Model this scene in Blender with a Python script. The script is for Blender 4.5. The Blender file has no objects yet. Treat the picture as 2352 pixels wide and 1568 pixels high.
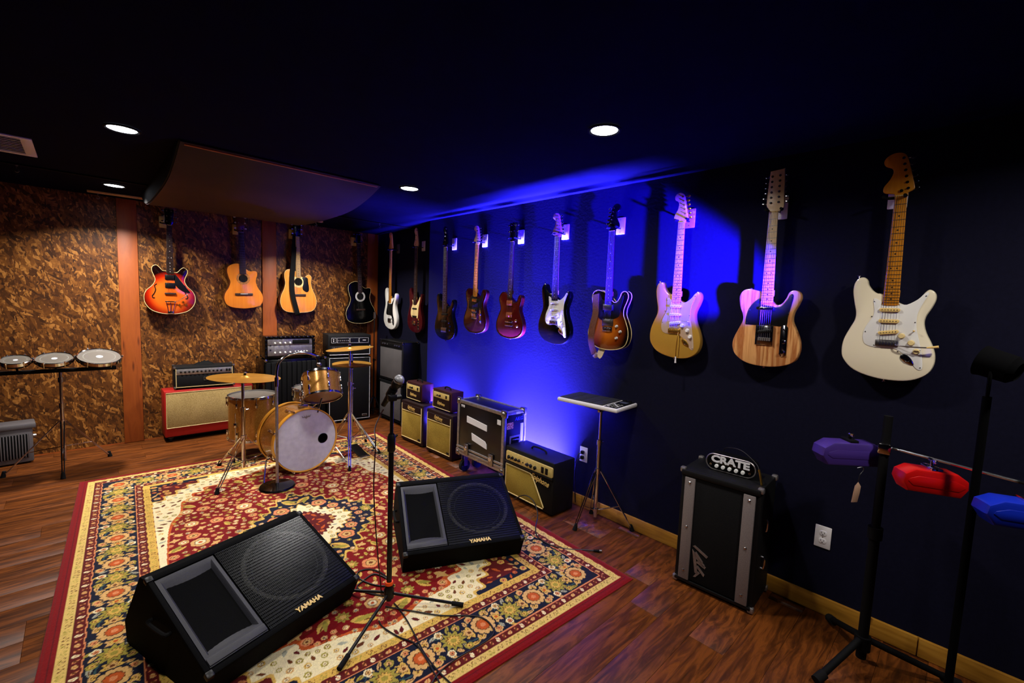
import bpy, bmesh, math, random
import numpy as np
from math import sin, cos, pi, radians as rad
from mathutils import Vector, Matrix, Quaternion
random.seed(7)
SC = bpy.context.scene
COL = SC.collection

# ------------------------------------------------------------------ camera
CAMP = Vector((-2.7, -5.681853, 1.530295))
YAW, PITCH, ROLL = .765926, .0887645, .0395807
fw = Vector((sin(YAW)*cos(PITCH), cos(YAW)*cos(PITCH), -sin(PITCH)))
rt = Vector((cos(YAW), -sin(YAW), 0)); up = rt.cross(fw)
r2 = rt*cos(ROLL) + up*sin(ROLL); u2 = up*cos(ROLL) - rt*sin(ROLL)
cd = bpy.data.cameras.new('camera'); cam = bpy.data.objects.new('camera', cd); COL.objects.link(cam)
cam.matrix_world = Matrix(((r2.x, u2.x, -fw.x, CAMP.x), (r2.y, u2.y, -fw.y, CAMP.y), (r2.z, u2.z, -fw.z, CAMP.z), (0, 0, 0, 1)))
cd.sensor_fit = 'HORIZONTAL'; cd.sensor_width = 36; cd.lens = 36*1028.39/2352; cd.clip_start = .05; cd.clip_end = 50
SC.camera = cam

# ------------------------------------------------------------------ world, exposure, lights
w = bpy.data.worlds.new('world'); SC.world = w; w.use_nodes = True
w.node_tree.nodes['Background'].inputs[0].default_value = (.55, .6, .8, 1)
w.node_tree.nodes['Background'].inputs[1].default_value = .004
SC.view_settings.view_transform = 'Standard'; SC.view_settings.look = 'None'
SC.view_settings.exposure = 0; SC.view_settings.gamma = 1; SC.view_settings.use_curve_mapping = False
H = 2.351
CANS = [(-2.52, -2.49), (-2.48, -.68), (-.83, -.88), (-.89, -2.62), (-.90, -4.38), (-.90, -6.12), (-2.52, -4.27)]
def spot(name, loc, aim, energy, color, size, blend, radius):
    d = bpy.data.lights.new(name, 'SPOT'); d.energy = energy; d.color = color; d.spot_size = rad(size)
    d.spot_blend = blend; d.shadow_soft_size = radius
    o = bpy.data.objects.new(name, d); COL.objects.link(o); o.location = loc
    o.rotation_euler = (Vector(aim)-Vector(loc)).to_track_quat('-Z', 'Y').to_euler()
    return o
CAN_E = [14, 36, 33, 15, 14, 18, 10]
CAN_S = [150, 134, 132, 150, 158, 160, 150]
def arealamp(name, loc, energy, color, sx, sy, spread, up=False, disk=False):
    d = bpy.data.lights.new(name, 'AREA'); d.energy = energy; d.color = color; d.shape = 'DISK' if disk else 'RECTANGLE'
    d.size = sx; d.size_y = sy; d.spread = rad(spread)
    o = bpy.data.objects.new(name, d); COL.objects.link(o); o.location = loc; o.rotation_euler = (pi if up else 0, 0, 0); return o
for (x, y), e, sp in zip(CANS, CAN_E, CAN_S):
    arealamp('downlight_lamp', (x, y, H-.012), e, (1, .94, .88), .12, .12, sp, disk=True)
# blue stage light: one par lamp on a stand, two LED bars on the floor behind the amplifiers
spot('blue_par_lamp', (-.55, -5.65, 1.41), (0, -4.16, 1.86), 9500, (.012, .002, 1), 30, .45, .03)
BLUE = (.05, .04, 1)
arealamp('blue_bar_lamp', (-.042, -2.02, .062), 620, BLUE, .03, .50, 84, up=True)
arealamp('blue_bar_lamp', (-.042, -3.12, .062), 1450, BLUE, .03, .76, 60, up=True)

# ------------------------------------------------------------------ materials
def s2l(c):
    return tuple((v/255/12.92 if v/255 <= .04045 else ((v/255+.055)/1.055)**2.4) for v in c)
def mat(name, rgb=None, rough=.5, metal=0, lin=None, coat=0, spec=.5, emit=None, estr=0):
    m = bpy.data.materials.new(name); m.use_nodes = True
    b = m.node_tree.nodes['Principled BSDF']
    c = lin or s2l(rgb)
    b.inputs['Base Color'].default_value = (*c, 1); b.inputs['Roughness'].default_value = rough
    b.inputs['Metallic'].default_value = metal; b.inputs['Coat Weight'].default_value = coat
    b.inputs['Coat Roughness'].default_value = .08
    b.inputs['Specular IOR Level'].default_value = spec
    if emit:
        b.inputs['Emission Color'].default_value = (*emit, 1); b.inputs['Emission Strength'].default_value = estr
    m.diffuse_color = (*c, 1)
    return m
def N(m, t, **kw):
    n = m.node_tree.nodes.new(t)
    for k, v in kw.items(): setattr(n, k, v)
    return n
def LK(m, a, b): m.node_tree.links.new(a, b)
def ramp(m, stops):
    r = N(m, 'ShaderNodeValToRGB'); e = r.color_ramp.elements
    while len(e) < len(stops): e.new(.5)
    for el, (p, c) in zip(e, stops): el.position = p; el.color = (*s2l(c), 1)
    return r
def coords(m, scale=(1, 1, 1), rot=(0, 0, 0), kind='Object'):
    tc = N(m, 'ShaderNodeTexCoord'); mp = N(m, 'ShaderNodeMapping')
    mp.inputs['Scale'].default_value = scale; mp.inputs['Rotation'].default_value = rot
    LK(m, tc.outputs[kind], mp.inputs[0]); return mp
def bsdf(m): return m.node_tree.nodes['Principled BSDF']
def noise(m, vec, scale, detail=3, rough=.5):
    n = N(m, 'ShaderNodeTexNoise'); n.inputs['Scale'].default_value = scale; n.inputs['Detail'].default_value = detail
    n.inputs['Roughness'].default_value = rough
    if vec: LK(m, vec.outputs[0], n.inputs['Vector'])
    return n
def bump(m, src, strength=.3, dist=.002):
    b = N(m, 'ShaderNodeBump'); b.inputs['Strength'].default_value = strength; b.inputs['Distance'].default_value = dist
    LK(m, src, b.inputs['Height']); LK(m, b.outputs[0], bsdf(m).inputs['Normal'])
def grainy(name, stops, scale=(1, 1, 1), nscale=30, rough=.5, detail=4, bstr=.15, bdist=.001, metal=0, coat=0, spec=.5):
    m = mat(name, stops[0][1], rough, metal, coat=coat, spec=spec)
    v = coords(m, scale); n = noise(m, v, nscale, detail); r = ramp(m, stops)
    LK(m, n.outputs['Fac'], r.inputs[0]); LK(m, r.outputs[0], bsdf(m).inputs['Base Color'])
    if bstr: bump(m, n.outputs['Fac'], bstr, bdist)
    return m
M = {}
M['wall_black'] = grainy('black_wall_paint', [(.3, (9, 9, 28)), (.7, (13, 13, 34))], nscale=60, rough=.85, bstr=.2, bdist=.002, spec=.12)
M['ceil_black'] = grainy('black_ceiling_paint', [(.3, (5, 5, 24)), (.7, (8, 8, 30))], nscale=10, rough=.95, bstr=.2, spec=.05)
M['tolex'] = grainy('black_tolex', [(.3, (7, 7, 8)), (.7, (13, 13, 14))], nscale=350, rough=.6, bstr=.5, bdist=.001, spec=.25)
M['carpet'] = grainy('black_carpet_covering', [(.3, (4, 4, 5)), (.7, (10, 10, 11))], nscale=500, rough=.9, bstr=.6, bdist=.001, spec=.1)
M['maroon'] = grainy('oxblood_tolex', [(.3, (42, 8, 10)), (.7, (58, 14, 16))], nscale=350, rough=.5, bstr=.5, spec=.35)
M['darkmaroon'] = grainy('dark_oxblood_tolex', [(.3, (22, 6, 7)), (.7, (34, 9, 10))], nscale=350, rough=.5, bstr=.5, spec=.35)
M['redtolex'] = grainy('red_tolex', [(.3, (150, 14, 12)), (.7, (176, 24, 18))], nscale=350, rough=.45, bstr=.4)
def cloth(name, a, b, sc=260, rough=.8):
    m = mat(name, a, rough, spec=.2); v = coords(m, (1, 1, 1))
    n1 = noise(m, v, sc, 2); n2 = noise(m, v, 6, 2)
    ad = N(m, 'ShaderNodeMath', operation='MULTIPLY_ADD'); ad.inputs[1].default_value = .25
    LK(m, n2.outputs['Fac'], ad.inputs[0]); LK(m, n1.outputs['Fac'], ad.inputs[2])
    r = ramp(m, [(.4, a), (.8, b)]); LK(m, ad.outputs[0], r.inputs[0]); LK(m, r.outputs[0], bsdf(m).inputs['Base Color'])
    bump(m, n1.outputs['Fac'], .5, .001); return m
M['tan_cloth'] = cloth('tan_grille_cloth', (122, 98, 52), (196, 170, 110))
M['gold_cloth'] = cloth('gold_grille_cloth', (112, 90, 26), (176, 148, 62))
M['grey_cloth'] = cloth('grey_grille_cloth', (58, 56, 58), (92, 88, 88))
M['black_cloth'] = cloth('black_grille_cloth', (7, 7, 8), (16, 16, 18))
M['cream'] = mat('cream_piping', (226, 200, 136), .5)
M['brass_panel'] = grainy('gold_control_panel', [(.3, (206, 178, 96)), (.7, (226, 202, 128))], nscale=60, rough=.4, bstr=0, metal=.2)
M['gold'] = mat('gold_metal', (224, 176, 84), .3, 1)
M['goldlogo'] = mat('gold_logo', (226, 190, 110), .45, .2)
M['chrome'] = mat('chrome', (214, 214, 220), .12, 1)
M['satin'] = grainy('satin_aluminium', [(.3, (150, 145, 144)), (.7, (180, 174, 172))], nscale=40, rough=.42, metal=.85, bstr=.1)
M['steel'] = mat('worn_steel', (150, 146, 146), .3, 1)
M['black'] = mat('black_plastic', (9, 9, 10), .4, spec=.35)
M['matte'] = mat('matte_black', (7, 7, 8), .75, spec=.15)
M['void'] = mat('flat_black_paint', (4, 4, 5), .95, spec=.05)
M['rubber'] = mat('black_rubber', (13, 12, 13), .85, spec=.2)
M['gloss_black'] = mat('gloss_black_lacquer', (4, 4, 5), .2, coat=.15, spec=.3)
M['white'] = mat('white_plastic', (232, 228, 228), .4)
M['paper'] = mat('white_tape', (222, 220, 222), .7)
M['whiteknob'] = mat('white_knob', (236, 236, 232), .35)
M['creampick'] = mat('aged_cream_plastic', (232, 196, 118), .4)
M['red_on'] = mat('orange_collar', (255, 84, 10), .5)
M['blue_lens'] = mat('blue_lens', (20, 20, 255), .3, emit=(.02, .01, 1), estr=3)
M['lamp'] = mat('lamp_diffuser', (255, 255, 255), .4, emit=(.86, .9, 1), estr=16)
M['pine'] = grainy('varnished_pine', [(.25, (128, 84, 22)), (.5, (166, 116, 36)), (.75, (188, 138, 52))], scale=(1, 1, 9), nscale=4, rough=.4, bstr=.1)
def woodmat(name, stops, sc, rough=.35, coat=0, nscale=3.0, spots=True, rnd=0):
    m = mat(name, stops[0][1], rough, coat=coat)
    v = coords(m, sc)
    if rnd:
        oi = N(m, 'ShaderNodeObjectInfo'); cb = N(m, 'ShaderNodeCombineXYZ')
        mu = N(m, 'ShaderNodeMath', operation='MULTIPLY'); mu.inputs[1].default_value = 40
        LK(m, oi.outputs['Random'], mu.inputs[0])
        for i in range(3): LK(m, mu.outputs[0], cb.inputs[i])
        va = N(m, 'ShaderNodeVectorMath', operation='ADD'); LK(m, v.outputs[0], va.inputs[0]); LK(m, cb.outputs[0], va.inputs[1]); v = va
    n = noise(m, v, nscale, 6, .62); n.inputs['Distortion'].default_value = .9
    r = ramp(m, stops); LK(m, n.outputs['Fac'], r.inputs[0]); out = r.outputs[0]
    if rnd:
        hs = N(m, 'ShaderNodeHueSaturation'); mr = N(m, 'ShaderNodeMapRange')
        mr.inputs['To Min'].default_value = 1-rnd; mr.inputs['To Max'].default_value = 1+rnd
        LK(m, oi.outputs['Random'], mr.inputs['Value']); LK(m, mr.outputs[0], hs.inputs['Value']); LK(m, out, hs.inputs['Color']); out = hs.outputs[0]
    LK(m, out, bsdf(m).inputs['Base Color']); bump(m, n.outputs['Fac'], .12, .001)
    return m
M['floor'] = woodmat('reddish_brown_laminate', [(.25, (44, 20, 6)), (.45, (82, 41, 13)), (.6, (120, 64, 22)), (.78, (70, 34, 11))], (1.6, 13, 1), .45, nscale=2.6, rnd=.10)
bsdf(M['floor']).inputs['Specular IOR Level'].default_value = .2
M['post'] = woodmat('stained_lumber', [(.25, (126, 56, 14)), (.5, (164, 82, 26)), (.75, (146, 68, 18))], (7, 7, .8), .5, nscale=2.2)
M['maple'] = woodmat('maple', [(.3, (222, 176, 104)), (.7, (236, 196, 128))], (20, 20, 1.5), .3, coat=.2)
M['ambermaple'] = woodmat('amber_lacquered_maple', [(.3, (214, 132, 28)), (.7, (232, 154, 46))], (20, 20, 1.5), .25, coat=.4)
M['palemaple'] = woodmat('pale_maple', [(.3, (222, 190, 150)), (.7, (236, 208, 170))], (20, 20, 1.5), .35)
M['rosewood'] = woodmat('rosewood', [(.3, (36, 20, 14)), (.7, (62, 36, 24))], (30, 30, 2), .5)
M['ash'] = woodmat('natural_ash', [(.25, (196, 122, 62)), (.45, (232, 172, 108)), (.55, (176, 104, 54)), (.75, (240, 184, 120))], (9, 3, .55), .28, coat=.3, nscale=2.4)
M['spruce'] = woodmat('amber_spruce_top', [(.3, (220, 120, 38)), (.7, (232, 138, 48))], (14, 14, .6), .18, coat=.5)
M['spruce2'] = woodmat('natural_spruce_top', [(.3, (224, 132, 50)), (.7, (236, 152, 64))], (14, 14, .6), .18, coat=.5)
M['mahog'] = woodmat('mahogany', [(.3, (86, 38, 18)), (.7, (112, 54, 26))], (14, 14, 1), .3)
def knots(m):
    v = coords(m, (6, 6, 1.1)); vo = N(m, 'ShaderNodeTexVoronoi'); vo.inputs['Scale'].default_value = 2.0; LK(m, v.outputs[0], vo.inputs['Vector'])
    r = ramp(m, [(.0, (60, 40, 30)), (.07, (120, 90, 70)), (.16, (255, 255, 255))]); LK(m, vo.outputs['Distance'], r.inputs[0])
    b = bsdf(m); src = b.inputs['Base Color'].links[0].from_socket; mx = N(m, 'ShaderNodeMix', data_type='RGBA', blend_type='MULTIPLY'); mx.inputs[0].default_value = 1
    LK(m, src, mx.inputs[6]); LK(m, r.outputs[0], mx.inputs[7]); LK(m, mx.outputs[2], b.inputs['Base Color'])
knots(M['post']); knots(M['pine'])
def burst(name, inner, mid, outer, cx, cz, a, b, p0=.45, p1=.72, p2=.93):
    m = mat(name, mid, .15, coat=.6); tc = N(m, 'ShaderNodeTexCoord'); mp = N(m, 'ShaderNodeMapping')
    mp.inputs['Location'].default_value = (-cx/a, 0, -cz/b); mp.inputs['Scale'].default_value = (1/a, 0, 1/b)
    LK(m, tc.outputs['Object'], mp.inputs[0]); ln = N(m, 'ShaderNodeVectorMath', operation='LENGTH')
    LK(m, mp.outputs[0], ln.inputs[0]); r = ramp(m, [(p0, inner), (p1, mid), (p2, outer)]); LK(m, ln.outputs['Value'], r.inputs[0])
    LK(m, r.outputs[0], bsdf(m).inputs['Base Color']); return m
M['burst335'] = burst('orange_red_sunburst', (232, 102, 26), (168, 30, 8), (18, 4, 3), 0, -.68, .215, .235, .55, .8, .99)
M['bursttob'] = burst('tobacco_sunburst', (206, 112, 26), (120, 46, 8), (10, 5, 4), -.01, -.66, .18, .20, .2, .6, .9)
M['cream_body'] = mat('aged_white_lacquer', (240, 228, 196), .16, coat=.5)
M['gold_body'] = mat('shoreline_gold_lacquer', (206, 156, 62), .28, .35, coat=.4)
M['anod'] = mat('anodised_gold_guard', (224, 196, 170), .3, .4)
M['wine'] = mat('deep_wine_lacquer', (40, 4, 6), .22, coat=.15)
M['cherry'] = mat('cherry_lacquer', (66, 7, 7), .22, coat=.15)
M['metred'] = mat('metallic_red_lacquer', (66, 6, 16), .25, .2, coat=.2)
M['purewhite'] = mat('white_lacquer', (238, 236, 228), .15, coat=.5)
M['inlay'] = mat('pearl_inlay', (200, 198, 190), .3)
M['dot'] = mat('black_dot', (30, 20, 14), .4)
M['leather'] = grainy('brown_leather', [(.3, (84, 44, 30)), (.7, (110, 62, 44))], nscale=120, rough=.6)
M['suede'] = mat('cream_suede', (208, 186, 150), .9)
M['champagne'] = grainy('champagne_sparkle_wrap', [(.35, (146, 92, 32)), (.5, (176, 118, 46)), (.68, (206, 156, 78))], nscale=240, rough=.25, metal=.45, bstr=.05, coat=.4)
M['hoopwood'] = mat('amber_wood_hoop', (226, 158, 50), .25, coat=.5)
M['drumhead'] = grainy('coated_drumhead', [(.3, (196, 194, 204)), (.7, (214, 212, 220))], nscale=25, rough=.5, bstr=.05)
M['clearhead'] = mat('grey_drumhead', (92, 87, 80), .35)
M['brownhead'] = mat('smoky_drumhead', (122, 84, 66), .3)
M['brass'] = grainy('cymbal_bronze', [(.3, (186, 128, 40)), (.7, (212, 158, 62))], nscale=9, rough=.33, metal=.72, bstr=.1)
M['meshball'] = grainy('steel_mesh_grille', [(.4, (120, 120, 124)), (.6, (190, 190, 196))], nscale=420, rough=.45, metal=.5, bstr=.6)
M['mesh'] = None
M['diff'] = grainy('stained_hardboard', [(.3, (30, 10, 15)), (.55, (40, 15, 20)), (.75, (38, 20, 9))], nscale=4, rough=.6, bstr=.05, spec=.2)
M['grey_strip'] = grainy('grey_trim_strip', [(.3, (128, 118, 116)), (.7, (146, 136, 134))], nscale=200, rough=.5, metal=.3)
M['heater'] = mat('grey_enamel', (92, 88, 90), .5)
M['laminate'] = mat('black_laminate', (8, 8, 11), .3, spec=.5)
M['akg'] = mat('blue_sticker', (40, 50, 210), .5)
M['label_red'] = grainy('printed_red_label', [(.45, (214, 160, 150)), (.55, (130, 40, 40))], scale=(1, 1, 1), nscale=120, rough=.6, bstr=0)
M['purple_block'] = mat('purple_plastic', (66, 44, 124), .35)
M['red_block'] = mat('red_plastic', (186, 12, 10), .3)
M['blue_block'] = mat('blue_plastic', (14, 38, 168), .3)
M['tagm'] = mat('tan_suede_tag', (214, 172, 140), .8)
M['pad_rubber'] = grainy('black_pad_rubber', [(.3, (24, 24, 26)), (.7, (32, 32, 34))], nscale=200, rough=.7)
M['screen'] = mat('small_lcd', (70, 74, 96), .3)
M['cable'] = mat('black_cable', (12, 8, 9), .5)
M['horn'] = grainy('dark_grey_moulded_horn', [(.3, (38, 38, 46)), (.7, (46, 46, 54))], nscale=200, rough=.55, bstr=.2)
M['cone'] = grainy('grey_paper_cone', [(.3, (58, 60, 60)), (.7, (76, 78, 76))], nscale=60, rough=.8)
M['conedust'] = mat('dust_cap', (96, 98, 96), .7)
M['surround'] = mat('cone_surround', (120, 120, 112), .7)
def osb():
    m = mat('oriented_strand_board', (150, 96, 44), .45, spec=.35); v = coords(m, (1, 1, 1))
    cells = []
    for i, (rz, sc) in enumerate(((.35, 13), (1.1, 15), (-.5, 14), (-1.2, 16), (1.6, 28))):
        ro = N(m, 'ShaderNodeMapping'); ro.inputs['Rotation'].default_value = (0, rz, 0); ro.inputs['Location'].default_value = (i*3.1, i*.7, i*1.7)
        LK(m, v.outputs[0], ro.inputs[0]); mp = N(m, 'ShaderNodeMapping'); mp.inputs['Scale'].default_value = (1, 1, 3.4); LK(m, ro.outputs[0], mp.inputs[0])
        vo = N(m, 'ShaderNodeTexVoronoi'); vo.inputs['Scale'].default_value = sc; LK(m, mp.outputs[0], vo.inputs['Vector'])
        sp = N(m, 'ShaderNodeSeparateColor'); LK(m, vo.outputs['Color'], sp.inputs[0]); cells.append(sp)
    cur = cells[0].outputs[0]
    for i in range(1, 5):
        gt = N(m, 'ShaderNodeMath', operation='GREATER_THAN'); gt.inputs[1].default_value = (.5, .55, .6, .8)[i-1]; LK(m, cells[i].outputs[1], gt.inputs[0])
        mx = N(m, 'ShaderNodeMix'); LK(m, gt.outputs[0], mx.inputs[0]); LK(m, cur, mx.inputs[2]); LK(m, cells[i].outputs[0], mx.inputs[3]); cur = mx.outputs[0]
    fine = noise(m, v, 60, 4); big = noise(m, v, 5, 2)
    a1 = N(m, 'ShaderNodeMath', operation='MULTIPLY_ADD'); a1.inputs[1].default_value = .35; LK(m, fine.outputs['Fac'], a1.inputs[0])
    a0 = N(m, 'ShaderNodeMath', operation='MULTIPLY'); a0.inputs[1].default_value = .62; LK(m, cur, a0.inputs[0]); LK(m, a0.outputs[0], a1.inputs[2])
    a2 = N(m, 'ShaderNodeMath', operation='MULTIPLY_ADD'); a2.inputs[1].default_value = .30; LK(m, big.outputs['Fac'], a2.inputs[0]); LK(m, a1.outputs[0], a2.inputs[2])
    r = ramp(m, [(.25, (44, 22, 7)), (.55, (86, 48, 16)), (.80, (120, 72, 25)), (.95, (176, 118, 54))])
    LK(m, a2.outputs[0], r.inputs[0]); LK(m, r.outputs[0], bsdf(m).inputs['Base Color']); bump(m, cur, .3, .002)
    return m
M['osb'] = osb()
def wovenmesh():
    # perforated steel grille: real transparency between strands, from object coordinates
    m = mat('perforated_steel_grille', (40, 41, 42), .3, .9)
    v = coords(m, (1, 1, 1)); vo = N(m, 'ShaderNodeTexVoronoi'); vo.inputs['Scale'].default_value = 150; vo.inputs['Randomness'].default_value = .05
    LK(m, v.outputs[0], vo.inputs['Vector']); th = N(m, 'ShaderNodeMath', operation='GREATER_THAN'); th.inputs[1].default_value = .47
    LK(m, vo.outputs['Distance'], th.inputs[0])
    tr = N(m, 'ShaderNodeBsdfTransparent'); mx = N(m, 'ShaderNodeMixShader'); LK(m, th.outputs[0], mx.inputs[0])
    LK(m, tr.outputs[0], mx.inputs[1]); LK(m, bsdf(m).outputs[0], mx.inputs[2])
    LK(m, mx.outputs[0], m.node_tree.nodes['Material Output'].inputs[0]); return m
M['mesh'] = wovenmesh()

# ------------------------------------------------------------------ builders
class G:
    def __init__(s): s.v = []; s.f = []
    def add(s, vs, fs):
        o = len(s.v); s.v += [tuple(p) for p in vs]; s.f += [tuple(i+o for i in f) for f in fs]; return s
    def box(s, x0, x1, y0, y1, z0, z1, b=0):
        if b <= 0:
            return s.add([(x0, y0, z0), (x1, y0, z0), (x1, y1, z0), (x0, y1, z0), (x0, y0, z1), (x1, y0, z1), (x1, y1, z1), (x0, y1, z1)],
                         [(0, 3, 2, 1), (4, 5, 6, 7), (0, 1, 5, 4), (1, 2, 6, 5), (2, 3, 7, 6), (3, 0, 4, 7)])
        b = min(b, (x1-x0)*.49, (y1-y0)*.49, (z1-z0)*.49); bm = bmesh.new()
        bmesh.ops.create_cube(bm, size=1, matrix=Matrix.LocRotScale(((x0+x1)/2, (y0+y1)/2, (z0+z1)/2), None, (x1-x0, y1-y0, z1-z0)))
        bmesh.ops.bevel(bm, geom=bm.edges[:], offset=b, segments=2, profile=.5, affect='EDGES')
        bm.verts.index_update(); s.add([v.co for v in bm.verts], [[v.index for v in f.verts] for f in bm.faces]); bm.free(); return s
    def frust(s, p0, p1, r0, r1, n=16, cap=True):
        p0 = Vector(p0); p1 = Vector(p1); d = (p1-p0).normalized(); a = d.orthogonal().normalized(); b = d.cross(a)
        vs = [p0+(a*cos(2*pi*i/n)+b*sin(2*pi*i/n))*r0 for i in range(n)]+[p1+(a*cos(2*pi*i/n)+b*sin(2*pi*i/n))*r1 for i in range(n)]
        fs = [(i, (i+1) % n, n+(i+1) % n, n+i) for i in range(n)]
        if cap: fs += [tuple(range(n))[::-1], tuple(range(n, 2*n))]
        return s.add(vs, fs)
    def cyl(s, p0, p1, r, n=16): return s.frust(p0, p1, r, r, n)
    def tube(s, pts, r, n=8, smooth=6, taper=None):
        P = [Vector(p) for p in pts]
        if smooth > 1 and len(P) > 2: P = crv(P, smooth)
        d = (P[1]-P[0]).normalized(); a = d.orthogonal().normalized(); vs = []; m = len(P)
        for i, p in enumerate(P):
            t = (P[min(i+1, m-1)]-P[max(i-1, 0)]).normalized(); a = (a-t*a.dot(t)).normalized(); b = t.cross(a)
            rr = r if taper is None else r*(1+(taper-1)*i/(m-1))
            vs += [p+(a*cos(2*pi*k/n)+b*sin(2*pi*k/n))*rr for k in range(n)]
        fs = [(i*n+k, i*n+(k+1) % n, (i+1)*n+(k+1) % n, (i+1)*n+k) for i in range(m-1) for k in range(n)]
        fs += [tuple(range(n))[::-1], tuple((m-1)*n+k for k in range(n))]
        return s.add(vs, fs)
    def lathe(s, prof, c=(0, 0, 0), ax=(0, 0, 1), n=32, closed=False):
        ax = Vector(ax).normalized(); a = ax.orthogonal().normalized(); b = ax.cross(a); c = Vector(c); vs = []
        for r, h in prof: vs += [c+ax*h+(a*cos(2*pi*k/n)+b*sin(2*pi*k/n))*max(r, 1e-5) for k in range(n)]
        m = len(prof); fs = []
        for i in range(m if closed else m-1):
            j = (i+1) % m; fs += [(i*n+k, i*n+(k+1) % n, j*n+(k+1) % n, j*n+k) for k in range(n)]
        return s.add(vs, fs)
    def ball(s, c, r, n=16):
        return s.lathe([(r*sin(pi*i/10), -r*cos(pi*i/10)) for i in range(11)], c, (0, 0, 1), n)
    def slab(s, out, y0, y1, r=0, plane='xz'):
        # closed outline in the x-z plane, between y0 (front) and y1, rounded rims
        P = np.array(out, float); n = len(P)
        A = .5*np.sum(P[:, 0]*np.roll(P[:, 1], -1)-np.roll(P[:, 0], -1)*P[:, 1])
        if A < 0: P = P[::-1].copy()
        t = np.roll(P, -1, 0)-np.roll(P, 1, 0); t /= np.linalg.norm(t, axis=1)[:, None]+1e-9; nn = np.stack([t[:, 1], -t[:, 0]], 1)
        rings = [(0, y0), (0, y1)] if r <= 0 else [(r, y0), (r*.3, y0+r*.3), (0, y0+r), (0, y1-r), (r*.3, y1-r*.3), (r, y1)]
        vs = []
        for ins, y in rings:
            Q = P-nn*ins; vs += [((q[0], y, q[1]) if plane == 'xz' else (q[0], q[1], y)) for q in Q]
        m = len(rings); fs = [(i*n+k, i*n+(k+1) % n, (i+1)*n+(k+1) % n, (i+1)*n+k) for i in range(m-1) for k in range(n)]
        fs += [tuple(range(n))[::-1], tuple((m-1)*n+k for k in range(n))]
        if plane != 'xz': fs = [f[::-1] for f in fs]
        return s.add(vs, fs)
    def xf(s, mt):
        s.v = [tuple(mt @ Vector(p)) for p in s.v]; return s
    def mesh(s, name, m, smooth=True):
        me = bpy.data.meshes.new(name); me.from_pydata(s.v, [], s.f); me.materials.append(m if not isinstance(m, str) else M[m])
        bm = bmesh.new(); bm.from_mesh(me); bmesh.ops.recalc_face_normals(bm, faces=bm.faces[:]); bm.to_mesh(me); bm.free()
        if smooth:
            me.polygons.foreach_set('use_smooth', [True]*len(me.polygons)); me.set_sharp_from_angle(angle=rad(38))
        return me
    def build(s, name, m, parent=None, loc=None, rot=None, smooth=True):
        return place(name, s.mesh(name, m, smooth), parent, loc, rot)
def place(name, me, parent=None, loc=None, rot=None, scale=None):
    o = bpy.data.objects.new(name, me); COL.objects.link(o); o.parent = parent
    if loc is not None: o.location = loc
    if rot is not None: o.rotation_euler = rot
    if scale is not None: o.scale = scale
    return o
def crv(P, k, closed=False):
    n = len(P); out = []
    rng = range(n) if closed else range(n-1)
    for i in rng:
        p0 = P[(i-1) % n] if closed or i > 0 else P[0]; p1 = P[i]; p2 = P[(i+1) % n]
        p3 = P[(i+2) % n] if closed or i+2 < n else P[n-1]
        for j in range(k):
            t = j/k; out.append(.5*((2*p1)+(p2-p0)*t+(2*p0-5*p1+4*p2-p3)*t*t+(3*p1-p0-3*p2+p3)*t**3))
    if not closed: out.append(P[-1])
    return out
def smooth2(pts, k=5):
    return [tuple(p)[:2] for p in crv([Vector((a, b)) for a, b in pts], k, True)]
def rrect(x0, x1, z0, z1, r, k=4):
    o = []
    for cx, cz, a0 in ((x1-r, z1-r, 0), (x0+r, z1-r, 90), (x0+r, z0+r, 180), (x1-r, z0+r, 270)):
        for i in range(k+1): a = rad(a0+90*i/k); o.append((cx+r*cos(a), cz+r*sin(a)))
    return o
def thing(name, label, cat, loc=(0, 0, 0), rz=0, group=None, rot=None):
    o = bpy.data.objects.new(name, None); COL.objects.link(o); o.empty_display_size = .05
    o.location = loc; o.rotation_euler = rot or (0, 0, rz); return tag(o, label, cat, group)
def tag(o, label=None, cat=None, group=None, kind=None):
    if label: o['label'] = label
    if cat: o['category'] = cat
    if group: o['group'] = group
    if kind: o['kind'] = kind
    return o
def lab(o, s): o['label'] = s; return o
CACHE = {}
def cached(key, fn):
    if key not in CACHE: CACHE[key] = fn()
    return CACHE[key]
def text(s, size, ext=.001, shear=0, off=0, m='white', sx=1, center=True, spacing=1):
    cu = bpy.data.curves.new('txt', 'FONT'); cu.body = s; cu.size = size; cu.extrude = ext; cu.shear = shear; cu.offset = off
    cu.resolution_u = 3; cu.space_character = spacing
    o = bpy.data.objects.new('txt', cu); COL.objects.link(o); dg = bpy.context.evaluated_depsgraph_get()
    me = bpy.data.meshes.new_from_object(o.evaluated_get(dg)); bpy.data.objects.remove(o); bpy.data.curves.remove(cu)
    co = np.array([v.co[:] for v in me.vertices]); mn, mx = co.min(0), co.max(0); c = (mn+mx)/2 if center else np.array([mn[0], mn[1], 0])
    me.transform(Matrix.Diagonal((sx, 1, 1, 1)) @ Matrix.Translation((-c[0], -c[1], 0))); me.transform(Matrix.Rotation(pi/2, 4, 'X'))
    me.materials.clear(); me.materials.append(M[m] if isinstance(m, str) else m)
    return me

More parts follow.
